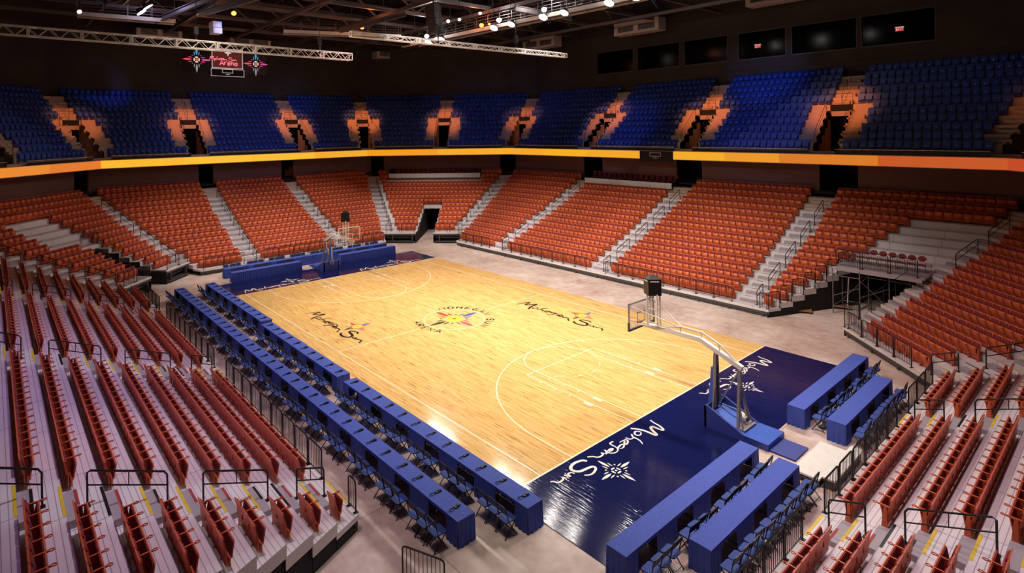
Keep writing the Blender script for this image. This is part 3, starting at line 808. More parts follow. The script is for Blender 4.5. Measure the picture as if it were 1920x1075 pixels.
def catmull(p, n=4):
    p = [Vector(q) for q in p]; o = []
    for i in range(len(p) - 1):
        a, b_, c, d = p[max(i - 1, 0)], p[i], p[i + 1], p[min(i + 2, len(p) - 1)]
        for j in range(n):
            t = j / n; o.append(.5 * ((2 * b_) + (c - a) * t + (2 * a - 5 * b_ + 4 * c - d) * t * t + (3 * b_ - a - 3 * c + d) * t ** 3))
    return o + [p[-1]]
def petal(b, F, cx, cy, ang, r0, r1, w, m, z=Z1):
    """leaf from r0 to r1 along ang about the emblem centre"""
    pts = []
    for i in range(9):
        t = i / 8; pts.append((r0 + (r1 - r0) * t, w * math.sin(PI * t) ** .8 * (1 - .25 * t)))
    pl = pts + [(p[0], -p[1]) for p in pts[::-1][1:-1]]
    c, s = math.cos(ang), math.sin(ang)
    W_ = [(*F(cx + u * c - v * s, cy + u * s + v * c), z) for u, v in pl]
    for i in range(1, 8): b.poly([W_[i], W_[i + 1], W_[16 - i - 1] if i < 7 else W_[8], W_[16 - i]], m)
    b.poly([W_[0], W_[1], W_[15]], m)
def disc(b, F, x, y, r, m, n=14, z=Z1): b.poly([(*F(x + r * math.cos(2 * PI * i / n), y + r * math.sin(2 * PI * i / n)), z) for i in range(n)], m)
def emblem(b, F, k, cols, centre='lens'):
    """four feathers on the axes, dots on the diagonals, flower centre; cols: up, right, down, left, dot, centre"""
    for i, a in enumerate((PI / 2, 0, -PI / 2, PI)):
        petal(b, F, 0, 0, a, .25 * k, .77 * k, (.062 if centre == 'lens' else .078) * k, cols[i])
        for sg in (-1, 1):
            ca, sa = math.cos(a), math.sin(a)
            ox, oy = -sa * sg * .085 * k, ca * sg * .085 * k
            petal(b, lambda x, y, ox=ox, oy=oy: F(x + ox, y + oy), 0, 0, a + sg * .12, .23 * k, .48 * k, (.028 if centre == 'lens' else .036) * k, cols[i])
    for sx in (-1, 1):
        for sy in (-1, 1): disc(b, F, .235 * k * sx, .235 * k * sy, .036 * k, cols[4], 8)
    if centre == 'lens':
        for i in range(4):
            a = i * PI / 2
            pts = [(.17 * k * math.cos(a + t), .17 * k * math.sin(a + t)) for t in np.linspace(-.62, .62, 7)] + [(.06 * k * math.cos(a) + .05 * k * math.cos(a + q), .06 * k * math.sin(a) + .05 * k * math.sin(a + q)) for q in (.9, 0, -.9)]
            b.poly([(*F(*p), Z1) for p in pts], cols[5])
        disc(b, F, 0, 0, .045 * k, cols[5], 10)
    else:
        pts = []
        for i in range(24):
            r = (.215 if i % 3 else .17) * k; pts.append((*F(r * 1.05 * math.cos(2 * PI * i / 24), r * math.sin(2 * PI * i / 24)), Z1))
        for i in range(24): b.poly([(*F(0, 0), Z1), pts[i], pts[(i + 1) % 24]], cols[5])
        disc(b, F, 0, 0, .052 * k, cols[6], 12, Z1 + .003)
def script(b, F, k, m, wmax=.10):
    for i, st in enumerate(SCR):
        p = catmull(st); n = len(p)
        wl = [wmax * k * (.45 + .55 * math.sin(PI * min(1, (j + 1.5) / (n * .6 + 1)) * .5) * (1 - .35 * (j / n) ** 4)) * (1.15 if i in (0, 10) else .72) for j in range(n)]
        flat_strip(b, [F(q.x * k, q.y * k) for q in p], wl, m)
APR = [(lambda a, u: (15.77 + u, -5.54 - a)), (lambda a, u: (15.80 + u, 3.80 - a)), (lambda a, u: (-15.75 - u, -3.75 + a)), (lambda a, u: (-15.65 - u, 5.56 + a))]
for F in APR:
    b = MB(); script(b, F, 1.0, 0, .10); b.build('script_lettering', P_WHITE, court)
    b = MB(); emblem(b, F, 1.0, [0] * 6); b.build('sun_emblem', P_WHITE, court)
CL = [P_BLUE, P_PINK, P_GREEN, P_RED, P_BLACK, P_YEL, P_RED]
for ex, ey in ((4.86, 6.08), (-2.80, -5.02)):
    F = lambda a, u, ex=ex, ey=ey: (ex + a, ey + u)
    b = MB(); script(b, F, 1.17, 0, .12); b.build('script_lettering', P_BLACK, court)
    b = MB(); emblem(b, F, 1.17, [0, 1, 2, 3, 4, 5, 6], 'sun'); b.build('sun_emblem', CL, court)
b = MB(); emblem(b, lambda a, u: (a, u), 2.35, [0, 1, 2, 3, 4, 5, 6], 'sun'); b.build('sun_emblem', CL, court)
GL = {'M': [[(-.42, 0), (-.38, 1), (0, .25), (.38, 1), (.42, 0)]], 'H': [[(-.36, 0), (-.36, 1)], [(.36, 0), (.36, 1)], [(-.36, .5), (.36, .5)]],
      'E': [[(.32, 0), (-.32, 0), (-.32, 1), (.32, 1)], [(-.32, .5), (.25, .5)]], 'A': [[(-.42, 0), (0, 1), (.42, 0)], [(-.24, .34), (.24, .34)]],
      'N': [[(-.36, 0), (-.36, 1), (.36, 0), (.36, 1)]], 'R': [[(-.33, 0), (-.33, 1), (.12, 1), (.33, .84), (.33, .66), (.12, .5), (-.33, .5)], [(.02, .5), (.36, 0)]],
      'U': [[(-.36, 1), (-.36, .3), (-.2, .04), (.2, .04), (.36, .3), (.36, 1)]], 'S': [[(.32, .85), (.12, .98), (-.15, .98), (-.33, .82), (-.30, .62), (.28, .40), (.34, .2), (.15, .02), (-.15, .02), (-.34, .17)]],
      'O': [[(.42 * math.cos(t), .5 + .48 * math.sin(t)) for t in np.linspace(0, 2 * math.pi, 17)]], 'G': [[(.40 * math.cos(t), .5 + .48 * math.sin(t)) for t in np.linspace(.75, 5.7, 13)] + [(.40, .46), (.08, .46)]],
      'r': [[(-.2, 0), (-.2, .62)], [(-.2, .4), (0, .6), (.2, .62)]], 'e': [[(-.25, .33), (.25, .33), (.2, .55), (0, .65), (-.2, .55), (-.25, .3), (-.15, .05), (.22, .04)]],
      'n': [[(-.22, 0), (-.22, .62)], [(-.22, .45), (0, .63), (.2, .55), (.24, 0)]], 'a': [[(.22, .62), (.22, 0)], [(.22, .55), (0, .63), (-.24, .4), (-.2, .08), (0, 0), (.22, .12)]]}
def letter(ch, x, y, ang, size, z=0.0, wd=.23, step=[0]):
    b = MB(); c, s_ = math.cos(ang), math.sin(ang); k = size
    for st in GL[ch]:
        step[0] += 1
        flat_strip(b, [(x + (u * c - v * s_) * k, y + (u * s_ + v * c) * k) for u, v in st], wd * k, z=z + (step[0] % 7) * 1e-4)
    return b
def merge_letters(mes, name, m, parent):
    b = MB()
    for q in mes:
        o = len(b.v); b.v += q.v
        for f in q.f: b.f.append(tuple(o + i for i in f)); b.m.append(0); b.uv.append([(0, 0)] * len(f))
    return b.build(name, m, parent)
ls = []
wd = 'MOHEGAN SUN'; a0, a1 = math.radians(163), math.radians(14)
for i, ch in enumerate(wd):
    if ch == ' ': continue
    a = a0 + (a1 - a0) * i / (len(wd) - 1)
    ls.append(letter(ch, 1.98 * math.cos(a), 1.98 * math.sin(a), a - PI / 2, .42, Z1))
ar_ = 'ARENA'; a0, a1 = math.radians(-116), math.radians(-62)
for i, ch in enumerate(ar_):
    a = a0 + (a1 - a0) * i / 4
    ls.append(letter(ch, 2.42 * math.cos(a), 2.42 * math.sin(a), a + PI / 2, .42, Z1))
merge_letters(ls, 'ring_lettering', P_BLACK, court)

# ------------------------------------------------------------------ basketball goals
def goal(x, rz, label, letters):
    t = empty('basketball_goal', label, 'basketball goal', (x, 0, .02), rz)
    # local +x runs from the court outward; 0 is the backboard plane
    b = MB()
    prof = [(3.15, 0), (5.5, 0), (5.5, .20), (4.62, .22), (3.3, .80), (3.2, .82), (3.15, .78)]
    for y0 in (-.67, .59): b.prism(prof, lambda u, v, c, y0=y0: (u, y0 + c, v), .08, 0)
    b.prism([(3.15, 0), (3.15, .78), (3.23, .8), (3.23, 0)], lambda u, v, c: (u, -.67 + c, v), 1.34, 0)
    b.prism([(3.2, .05), (5.5, .05), (5.5, .2), (4.62, .22), (4.3, .28), (3.25, .55)], lambda u, v, c: (u, -.6 + c, v), 1.2, 1)
    b.box((4.62, -.67, .2), (5.5, .67, .225), 1)
    b.build('base', [PADD, PADB], t)
    b = MB(); b.box((5.5, -.6, 0), (6.35, .55, .04)); b.build('base_mat', PADD, t)
    b = MB(); b.box((4.05, .1, .345), (4.35, .38, .36), 0, lambda a, bb, c: (a, bb, c + .22 - (a - 4.05) * .4)); b.build('label_plate', P_WHITE, t)
    b = MB(); b.hexa([(3.05, -.16, .7), (3.22, -.16, .7), (3.22, .16, .7), (3.05, .16, .7)], [(3.15, -.1, 2.1), (3.24, -.1, 2.1), (3.24, .1, 2.1), (3.15, .1, 2.1)])
    pad = b.build('mast_pad', PADB, t)
    if letters:
        lm = MB()
        for i in range(11): lm.box((2.99 + i * .007, -.03, .95 + i * .095), (3.06 + i * .007, .03, 1.0 + i * .095))
        for i in range(8):
            a = i * PI / 4; lm.box((2.985, .14 * math.cos(a) - .015, .72 + .14 * math.sin(a) - .015), (3.06, .14 * math.cos(a) + .015, .72 + .14 * math.sin(a) + .015))
        lm.build('pad_lettering', P_WHITE, pad)
    b = MB()
    for y in (-.16, .16):
        b.bar((3.30, y, .62), (3.30, y * .35, 2.6), .11, .09); b.bar((3.32, y * 2.2, .55), (3.30, y * .6, 1.6), .05, .05)
    b.bar((3.30, 0, 2.2), (3.30, 0, 2.75), .12, .10)
    b.build('front_mast', MAST, t)
    b = MB()
    for y in (-.40, .40): b.bar((4.32, y, .28), (4.22, y * .2, 1.7), .09, .09); b.bar((4.5, y, .26), (4.25, y * .4, 1.2), .05, .05)
    b.bar((4.22, 0, 1.5), (4.20, 0, 2.45), .13, .11); b.box((4.15, -.45, .25), (4.6, .45, .30))
    b.build('rear_mast', MAST, t)
    b = MB(); b.tube([(3.4, 0, .75), (4.18, 0, 2.2)], .035, 8); b.tube([(3.38, .28, .62), (3.9, .28, .62), (4.3, .28, .35)], .03, 6); b.build('brace', CHR, t)
    b = MB(); b.bar((4.32, 0, 2.36), (2.66, 0, 3.02), .16, .17); b.bar((2.70, 0, 3.005), (.18, 0, 2.98), .15, .17); b.build('boom', ALU, t)
    b = MB(); b.tube([(4.22, 0, 2.42), (3.47, 0, 3.02), (2.75, 0, 3.30), (1.8, 0, 3.30)], .045, 6)
    for q in ((3.47, 2.72, 3.02), (2.75, 3.0, 3.30), (1.85, 3.0, 3.30)): b.tube([(q[0], 0, q[1]), (q[0] - .05, 0, q[2])], .025, 6)
    b.build('upper_chord', ALU, t)
    b = MB()
    for y in (-.82, .82): b.tube([(.08, y, 3.88), (1.85, y * .06, 3.30)], .026, 6)
    for y in (-.30, .30): b.tube([(.12, y, 3.02), (1.75, y * .1, 3.24)], .02, 6)
    b.build('stay_tubes', ALU, t)
    b = MB()
    for xx in (.36, .84):
        for y in (-.10, .10): b.tube([(xx, y, 3.03), (xx, y, 4.42)], .035, 8)
    b.tube([(.36, 0, 3.7), (.84, 0, 3.75)], .02, 6); b.tube([(.36, 0, 4.1), (.84, 0, 4.0)], .02, 6)
    b.build('clock_posts', ALU, t)
    b = MB(); b.hexa([(.22, -.12, 4.36), (.62, -.38, 4.36), (.98, .02, 4.36), (.60, .40, 4.36)], [(.22, -.12, 5.04), (.62, -.38, 5.04), (.98, .02, 5.04), (.60, .40, 5.04)])
    b.hexa([(.22, -.12, 5.04), (.62, -.38, 5.04), (.98, .02, 5.04), (.60, .40, 5.04)], [(.56, -.04, 5.18), (.62, -.08, 5.18), (.68, .02, 5.18), (.60, .06, 5.18)])
    ck = b.build('covered_shot_clock', BLK, t)
    b = MB(); b.bar((.30, -.185, 4.95), (.55, -.347, 4.95), .012, .03); b.bar((.68, -.33, 4.95), (.92, -.065, 4.95), .012, .03); b.bar((.28, -.05, 4.95), (.52, .28, 4.95), .012, .03); b.build('cover_label', P_WHITE, ck)
    bb = MB(); bb.box((-.012, -.9, 2.92), (.012, .9, 3.95)); gl = bb.build('backboard', GLASS, t)
    b = MB()
    for q in ((-.91, .91, 2.87, 2.93), (-.91, .91, 3.93, 3.99)): b.box((-.03, q[0], q[2]), (.03, q[1], q[3]))
    for y in (-.93, .88): b.box((-.03, y, 2.87), (.03, y + .05, 3.99))
    b.build('backboard_frame', CHR if not letters else P_WHITE, gl)
    b = MB()
    for q in ((-.30, .30, 3.05, 3.10), (-.30, .30, 3.45, 3.50)): b.box((-.02, q[0], q[2]), (-.014, q[1], q[3]))
    for y in (-.30, .25): b.box((-.02, y, 3.05), (-.014, y + .05, 3.5))
    b.build('target_square', P_WHITE, gl)
    b = MB(); b.box((-.04, -.94, 2.84), (.04, .94, 2.90))
    for y in (-.95, .90): b.box((-.04, y, 2.84), (.04, y + .05, 3.2))
    b.build('edge_padding', GUN, gl)
    b = MB(); b.tube([(-.38 + .2286 * math.cos(a), .2286 * math.sin(a), 3.05) for a in np.linspace(0, 2 * PI, 25)[:-1]], .012, 6, closed=True)
    b.box((-.16, -.09, 3.0), (-.02, .09, 3.05)); rm = b.build('rim', RIMM, t)
    b = MB()
    for i in range(12):
        for dr in (1, -1):
            pts = []
            for j in range(5):
                a = 2 * PI * (i + dr * j * .5) / 12; r = .225 - .028 * j; pts.append((-.38 + r * math.cos(a), r * math.sin(a), 3.04 - .1 * j))
            b.tube(pts, .006, 3)
    b.build('net', NETM, t)
    return t
goal(13.12, 0, 'tall basketball goal nearest the camera with blue padded base and covered shot clock', False)
goal(-13.12, PI, 'far basketball goal with lettered blue mast pad before the far red stand', True)

# ------------------------------------------------------------------ tables, cloths, boxes, chairs
TW = 1.83
def table_proto():
    t = empty('folding_table', '', 'table')
    b = MB(); b.box((-TW / 2 + .01, -.29, .70), (TW / 2 - .01, .29, .735)); b.build('tabletop', PLY, t)
    for x in (-.72, .72):
        b = MB()
        for y in (-.22, .22): b.tube([(x, y, 0), (x, y * .9, .70)], .014, 6)
        b.tube([(x, -.22, .08), (x, .22, .08)], .012, 6); b.build('leg', BLK, t)
    return t
def wavy(b, p0, p1, z0, z1, amp, n, m, flare=.0):
    """pleated hanging cloth from p0 to p1"""
    p0, p1 = Vector((*p0, 0)), Vector((*p1, 0)); L = (p1 - p0).length; t = (p1 - p0) / L; nn = Vector((t.y, -t.x, 0))
    N = max(6, int(L / .035)); i0 = len(b.v); H = 3
    for j in range(H + 1):
        f = j / H
        for i in range(N + 1):
            u = i / N * L; off = amp * f * (math.sin(u * 2 * PI / .17 + n) + .4 * math.sin(u * 2 * PI / .41 + n * 2)) + flare * f
            q = p0 + t * u + nn * (off + .004); b.v.append((q.x, q.y, z1 + (z0 - z1) * f))
    for j in range(H):
        for i in range(N):
            a = i0 + j * (N + 1) + i; b.f.append((a, a + 1, a + N + 2, a + N + 1)); b.m.append(m); b.uv.append([(0, 0)] * 4)
def cloth(e0, e1, n, backfull=False):
    """cloth on one table: x along the table, +y is the chair side"""
    b = MB(); h = TW / 2 + .008; y0, y1 = -.305, .305; zt = .752
    nx = 8
    for i in range(nx):
        for j in range(3):
            xs = [-h + 2 * h * (i + q) / nx for q in (0, 1)]; ys = [y0 + (y1 - y0) * (j + q) / 3 for q in (0, 1)]
            zz = lambda x, y: zt + .003 * math.sin(x * 7 + n) * math.cos(y * 9 + n)
            b.poly([(xs[0], ys[0], zz(xs[0], ys[0])), (xs[1], ys[0], zz(xs[1], ys[0])), (xs[1], ys[1], zz(xs[1], ys[1])), (xs[0], ys[1], zz(xs[0], ys[1]))], 0)
    wavy(b, (-h, y0), (h, y0), .002, zt, .018, n, 1, .02)                 # floor-length front
    if e0: wavy(b, (-h, y1), (-h, y0), .002, zt, .02, n, 1, .02)
    if e1: wavy(b, (h, y0), (h, y1), .002, zt, .02, n, 1, .02)
    # chair side: short drop in the middle, long drops at both ends
    wavy(b, (.42, y1), (-.42, y1), .66, zt, .006, n, 1)
    wavy(b, (h, y1), (.42, y1), .002, zt, .014, n, 1, .005); wavy(b, (-.42, y1), (-h, y1), .002, zt, .014, n, 1, .005)
    return b
tproto = table_proto(); used_t = [False]
CLM = {}
for key in ((0, 0), (1, 0), (0, 1), (1, 1)): CLM[key] = cloth(key[0], key[1], key[0] * 2 + key[1]).mesh('tablecloth', [CLOTH, CLOTH2])
def boxproto():
    b = MB(); b.box((-.05, -.04, 0), (.05, .15, .035)); b.box((-.035, .05, .035), (.035, .14, .05))
    o = b.build('cable_box', BLK); o['category'] = 'device'
    b = MB(); b.tube([(0, -.04, .01), (-.045, -.10, .01), (-.05, -.20, .012), (0, -.24, .012), (.05, -.19, .012), (.04, -.09, .01), (.01, -.04, .01)], .009, 5)
    b.build('looped_cord', BLK, o); return o
bproto = boxproto(); used_b = [False]
def chair_proto():
    t = empty('folding_chair', '', 'chair')
    b = MB()
    for s in (-1, 1):
        x = s * .215
        b.tube([(x, .20, 0), (x, -.10, .46), (x, -.19, .82)], .016, 5)       # front foot up to the back
        b.tube([(x * .92, -.24, 0), (x * .92, .16, .43)], .015, 5)
    b.tube([(-.215, -.19, .82), (-.17, -.205, .86), (.17, -.205, .86), (.215, -.19, .82)], .012, 5)
    b.tube([(-.21, .14, .09), (.21, .14, .09)], .009, 4); b.tube([(-.19, -.18, .07), (.19, -.18, .07)], .009, 4)
    b.build('frame', BLK, t)
    b = MB(); b.prism(rrect(.40, -.19, .21, .04), lambda a, c, h: (a, c, .43 + h), .035, 0); b.build('seat', CHB, t)
    b = MB(); b.prism(rrect(.39, .62, .84, .03), lambda a, c, h: (a, -.125 - (c - .62) * .3 + h, c), .025, 0); b.build('backrest', CHD, t)
    return t
cproto = chair_proto(); used_c = [False]
def put(proto, used, loc, rz, label, group):
    if not used[0]:
        used[0] = True; proto.location = loc; proto.rotation_euler = (0, 0, rz); proto['label'] = label; proto['group'] = group; return proto
    return dup(proto, loc, rz, label, group)
def table_row(pts, out, name, boxes=True, chairs=3, joined=None, step=.47, zf=0.0, skip=()):
    """pts: list of (centre, rz) ; out = unit vector to the chair side; rz turns local +y to the chair side"""
    n = len(pts)
    for i, (cx, cyy, rz, z) in enumerate(pts):
        c, s = math.cos(rz), math.sin(rz); L = lambda x, y: (cx + x * c - y * s, cyy + x * s + y * c)
        nm = ordn(i)
        put(tproto, used_t, (cx, cyy, z), rz, 'folding table under blue cloth, %s table of the %s' % (nm, name), 'folding tables of the ' + name)
        brk = joined or ()
        e0 = 1 if (i == 0 or i in brk) else 0; e1 = 1 if (i == n - 1 or (i + 1) in brk) else 0
        o = bpy.data.objects.new('tablecloth', CLM[(e0, e1)]); C.objects.link(o); o.location = (cx, cyy, z); o.rotation_euler = (0, 0, rz)
        o['label'] = 'blue pleated tablecloth, %s table of the %s' % (nm, name); o['category'] = 'tablecloth'; o['group'] = 'tablecloths of the ' + name
        if boxes:
            for q, x in enumerate((-.46, .46)):
                x, y = L(x + random.uniform(-.05, .05), -.02)
                put(bproto, used_b, (x, y, z + .757), rz + PI + random.uniform(-.12, .12), 'small black box with looped cord, %s end of %s table, %s' % (('first', 'second')[q], nm, name), 'black boxes on the ' + name)
        for q in range(chairs):
            if (i, q) in skip: continue
            x = (q - (chairs - 1) / 2) * step
            x, y = L(x + random.uniform(-.02, .02), .70 + random.uniform(-.04, .04))
            put(cproto, used_c, (x, y, zf), rz + PI + random.uniform(-.07, .07), 'black-framed blue folding chair, %s seat at %s table, %s' % (('first', 'second', 'third', 'fourth')[q], nm, name), 'folding chairs of the ' + name)
# long press rows beside the court: chair side is -y, so turn by pi
row = []
for x0, n, y in ((-16.35, 6, -9.40), (-4.85, 5, -9.58), (4.95, 6, -9.60)):
    for i in range(n): row.append((x0 + .915 + i * 1.835, y, PI, .0))
# after the turn local -x is world +x: list order is along +x, so the ends swap
row = [(x, y, r, z) for x, y, r, z in row]
def flip_row(pts, name, joined, **kw):
    table_row(pts[::-1], None, name, joined=[len(pts) - j for j in joined], **kw)
flip_row(row, 'courtside press row', [6, 11], chairs=3)
flip_row([(-16.35 + .915 + i * 1.85, -11.42, PI, 0) for i in range(17)], 'outer press row', [], chairs=3)
# rows behind the near basket: chair side is +x -> rz = -pi/2
NEAR1 = [(18.57, -2.93 - i * 1.84, -PI / 2, 0) for i in range(4)]
NEAR2 = [(19.85, -3.0 - i * 1.84, -PI / 2, 0) for i in range(3)]
table_row(NEAR1, None, 'apron-edge row near scorer mats', boxes=False, chairs=3)
table_row(NEAR2, None, 'back row beside the white platform', boxes=False, chairs=4, step=.45)
table_row([(18.57, 8.32 - i * 1.845, -PI / 2, 0) for i in range(4)], None, 'apron-edge row by the scaffold', boxes=False, chairs=3)
table_row([(19.97, 6.35 - i * 1.845, -PI / 2, 0) for i in range(3)], None, 'back row by the scaffold', boxes=False, chairs=4, step=.45)
# rows behind the far basket: chair side is -x -> rz = pi/2
table_row([(-18.45, -6.35 + i * 1.84, PI / 2, 0) for i in range(3)], None, 'far apron row, gate side', boxes=False, chairs=3)
table_row([(-18.45, 2.72 + i * 1.84, PI / 2, 0) for i in range(3)], None, 'far apron row, doorway side', boxes=False, chairs=3)
table_row([(-20.15, -6.4 + i * 1.84, PI / 2, 0) for i in range(8)], None, 'rearmost far row', boxes=False, chairs=3)
# white platform pieces behind the near apron
b = MB(); b.box((19.75, -1.60, .24), (20.55, .85, .30)); 
for x in (19.8, 20.4):
    for y in (-1.5, .7): b.box((x, y, 0), (x + .08, y + .08, .24), 1)
b.box((19.78, -1.58, .12), (20.52, .83, .2), 1)
b.build('low_platform', [PLY, GUN], label='low white platform deck between the table rows behind the near basket', category='platform')
b = MB(); b.box((20.58, -1.45, .30), (20.95, 1.2, .36)); b.box((20.62, -1.4, 0), (20.9, 1.15, .30), 1)
b.build('platform_step', [PLY, GUN], label='narrow grey-white step beside the low white platform deck', category='platform')

# ------------------------------------------------------------------ guard rails along the fronts
RM = {}
def rail_mesh(w, h=.92):
    key = (round(w, 2), h)
    if key in RM: return RM[key]
    a, b = MB(), MB(); c = .09; x = w / 2 - .02
    a.tube([(-x, 0, 0), (-x, 0, h - c), (-x + c * .3, 0, h - c * .3), (-x + c, 0, h), (x - c, 0, h), (x - c * .3, 0, h - c * .3), (x, 0, h - c), (x, 0, 0)], .024, 6)
    a.tube([(-x, 0, .10), (x, 0, .10)], .014, 4)
    for q in (-x, x): a.box((q - .05, -.07, 0), (q + .05, .07, .02))
    n = max(2, int(w / .115))
    for i in range(1, n): b.tube([(-x + 2 * x * i / n, 0, .10), (-x + 2 * x * i / n, 0, h)], .010, 4)
    RM[key] = (a.mesh('guard_rail', [BLK]), b.mesh('upright_bars', [BLK])); return RM[key]
def rail(x, y, z, rz, w, label, group, h=.92):
    me, mb = rail_mesh(w, h)
    o = bpy.data.objects.new('guard_rail', me); C.objects.link(o); o.location = (x, y, z); o.rotation_euler = (0, 0, rz)
    o['label'] = label; o['category'] = 'railing'; o['group'] = group
    c = bpy.data.objects.new('upright_bars', mb); C.objects.link(c); c.parent = o
def front_rails(n, d, z, spans, pitch, where):
    k = 0
    for a, b in spans:
        L = b - a; m = max(1, round(L / pitch)); w_ = L / m
        for i in range(m):
            x, y, _ = P(n, a + w_ * (i + .5), d); 
            rail(x, y, z, rot(n), w_ - .05, 'black barred guard rail, %s along the front edge of the %s' % (ordn(k), NICE[n]), 'front guard rails of the ' + NICE[n]); k += 1
front_rails('left', .05, .5, [(.6, 5.0), (6.7, 16.3), (18.0, 27.7), (29.4, 29.9)], 1.1, '')
front_rails('right', .05, .5, [(4.0, 4.5), (6.1, 15.8), (17.5, 27.1), (28.8, 33.4)], 1.25, '')
front_rails('far', .05, .5, [(.2, 3.8), (5.4, 12.2), (13.8, 17.1)], 1.35, '')
front_rails('near', .05, .5, [(-.0, 3.5), (5.0, 12.1), (13.5, 17.2)], 1.15, '')
front_rails('NR', .05, .5, [(1.4, 6.5)], 1.25, '')
front_rails('FR', 1.3, zk(2), [(-.5, .85), (1.0, 2.4), (4.4, 5.8), (5.9, 7.4)], 1.4, '')
front_rails('FL', 1.3, zk(2), [(-.4, .85), (.9, 2.4), (4.4, 5.9), (6.0, 7.2)], 1.4, '')
def free_rail(pa, pb, z, label, group='loose guard rails on the floor', h=.92):
    (x0, y0), (x1, y1) = pa, pb; w_ = math.hypot(x1 - x0, y1 - y0)
    rail((x0 + x1) / 2, (y0 + y1) / 2, z, math.atan2(y1 - y0, x1 - x0), w_, label, group, h)
# stepped rails on the open edges beside the tunnels
for k in range(0, 7):
    d0, d1 = dk(k) + .03, dk(k + 1)
    a, b = P('right', 3.98 - T8 * d0, d0), P('right', 3.98 - T8 * d1, d1)
    free_rail(a[:2], b[:2], zk(k), 'black barred rail, %s step up the open tunnel edge of the stand opposite press tables' % ordn(k), 'stepped rails beside the scaffold tunnel', 1.0)
for k in range(1, 5, 1):
    d0 = dk(k) + .1; x, y, z = P('NR', m1('NR', d0) - .12, d0, zk(k))
    p = MB(); p.tube([(0, 0, 0), (0, 0, 1.0)], .02, 6); d1 = dk(k + 1) + .1; x1, y1, z1 = P('NR', m1('NR', d1) - .12, d1, zk(k + 1))
    p.tube([(0, 0, 1.0), (x1 - x, y1 - y, z1 - z + 1.0)], .018, 6); p.tube([(0, 0, .5), (x1 - x, y1 - y, z1 - z + .5)], .012, 5)
    o = p.build('aisle_handrail', BLK, label='black sloping edge rail at %s step beside the scaffold tunnel' % ordn(k), category='railing', group='edge rails beside the scaffold tunnel'); o.location = (x, y, z)
a, b = P('NR', 7.0, -.1), P('NR', 7.0 + .3, 1.1)
free_rail(P('NR', 6.72, .0)[:2], P('NR', 7.1, 1.0)[:2], .5, 'tall black barred gate panel standing at the foot of the scaffold', h=1.25)
free_rail(P('FL', 2.5, 6.8)[:2], P('FL', 4.3, 6.8)[:2], zk(8) - .0, 'black barred gate railing above the dark passage in the gated corner', h=.95)
free_rail((15.05, -13.5), (16.2, -13.0), 0, 'low black guard rail standing alone on the bare floor at the frame bottom', h=.95)
free_rail(P('FR', 2.4, 6.8)[:2], P('FR', 4.4, 6.8)[:2], zk(8), 'thin black railing above the corner doorway', h=.8)
# aisle handrails: two bars on posts, spanning three rows
def aisle_rail(n, s, ka, kb, label, sgn=0, s_b=None):
    p0 = P(n, s, dk(ka) + .40, zk(ka)); p1 = P(n, s if s_b is None else s_b, dk(kb) + .40, zk(kb))
    v = Vector(p1) - Vector(p0); b = MB()
    b.tube([(0, 0, 0), (0, 0, .78), (v.x * .04, v.y * .04, .86 + v.z * .04), (v.x * .96, v.y * .96, .86 + v.z * .96), (v.x, v.y, v.z + .80), (v.x, v.y, v.z)], .025, 6)
    b.tube([(0, 0, .52), (v.x, v.y, v.z + .52)], .019, 5); b.tube([(v.x / 2, v.y / 2, v.z / 2 + .52), (v.x / 2, v.y / 2, v.z / 2 + .86)], .013, 5)
    b.box((-.06, -.06, 0), (.06, .06, .03)); b.box((v.x - .06, v.y - .06, v.z), (v.x + .06, v.y + .06, v.z + .03))
    o = b.build('aisle_handrail', BLK, label=label, category='railing', group='black aisle handrails of the ' + NICE[n]); o.location = p0
for n in ('right', 'left', 'far', 'near'):
    for ai, (a, b) in enumerate(AIS[n]):
        for j, (ka, kb) in enumerate(((0, 1), (2, 4), (5, 7), (8, 10), (11, 13))):
            if n == 'left' and ka > 9 or n == 'near' and ka > 6: continue
            aisle_rail(n, a + .28 if n in ('right', 'far') and n == 'right' else (a + b) / 2 - .3 * (n == 'far') , ka, kb, 'black pipe handrail, %s up the %s aisle, %s' % (ordn(j), ordn(ai), NICE[n]))
for n in ('FR', 'FL', 'NR'):
    for e in (0, 1):
        f = (lambda d: m0(n, d) + .7) if e == 0 else (lambda d: m1(n, d) - .75)
        for j, (ka, kb) in enumerate(((2, 4), (5, 7), (8, 10), (11, 13)) if n != 'NR' else ((0, 1), (2, 4), (5, 7), (8, 10), (11, 13))):
            if n == 'NR' and e == 1 and ka < 8: continue
            aisle_rail(n, f(dk(ka)), ka, kb, 'black pipe handrail, %s up the %s mitred aisle of the %s' % (ordn(j), 'lower' if e == 0 else 'upper', NICE[n]), s_b=f(dk(kb)))
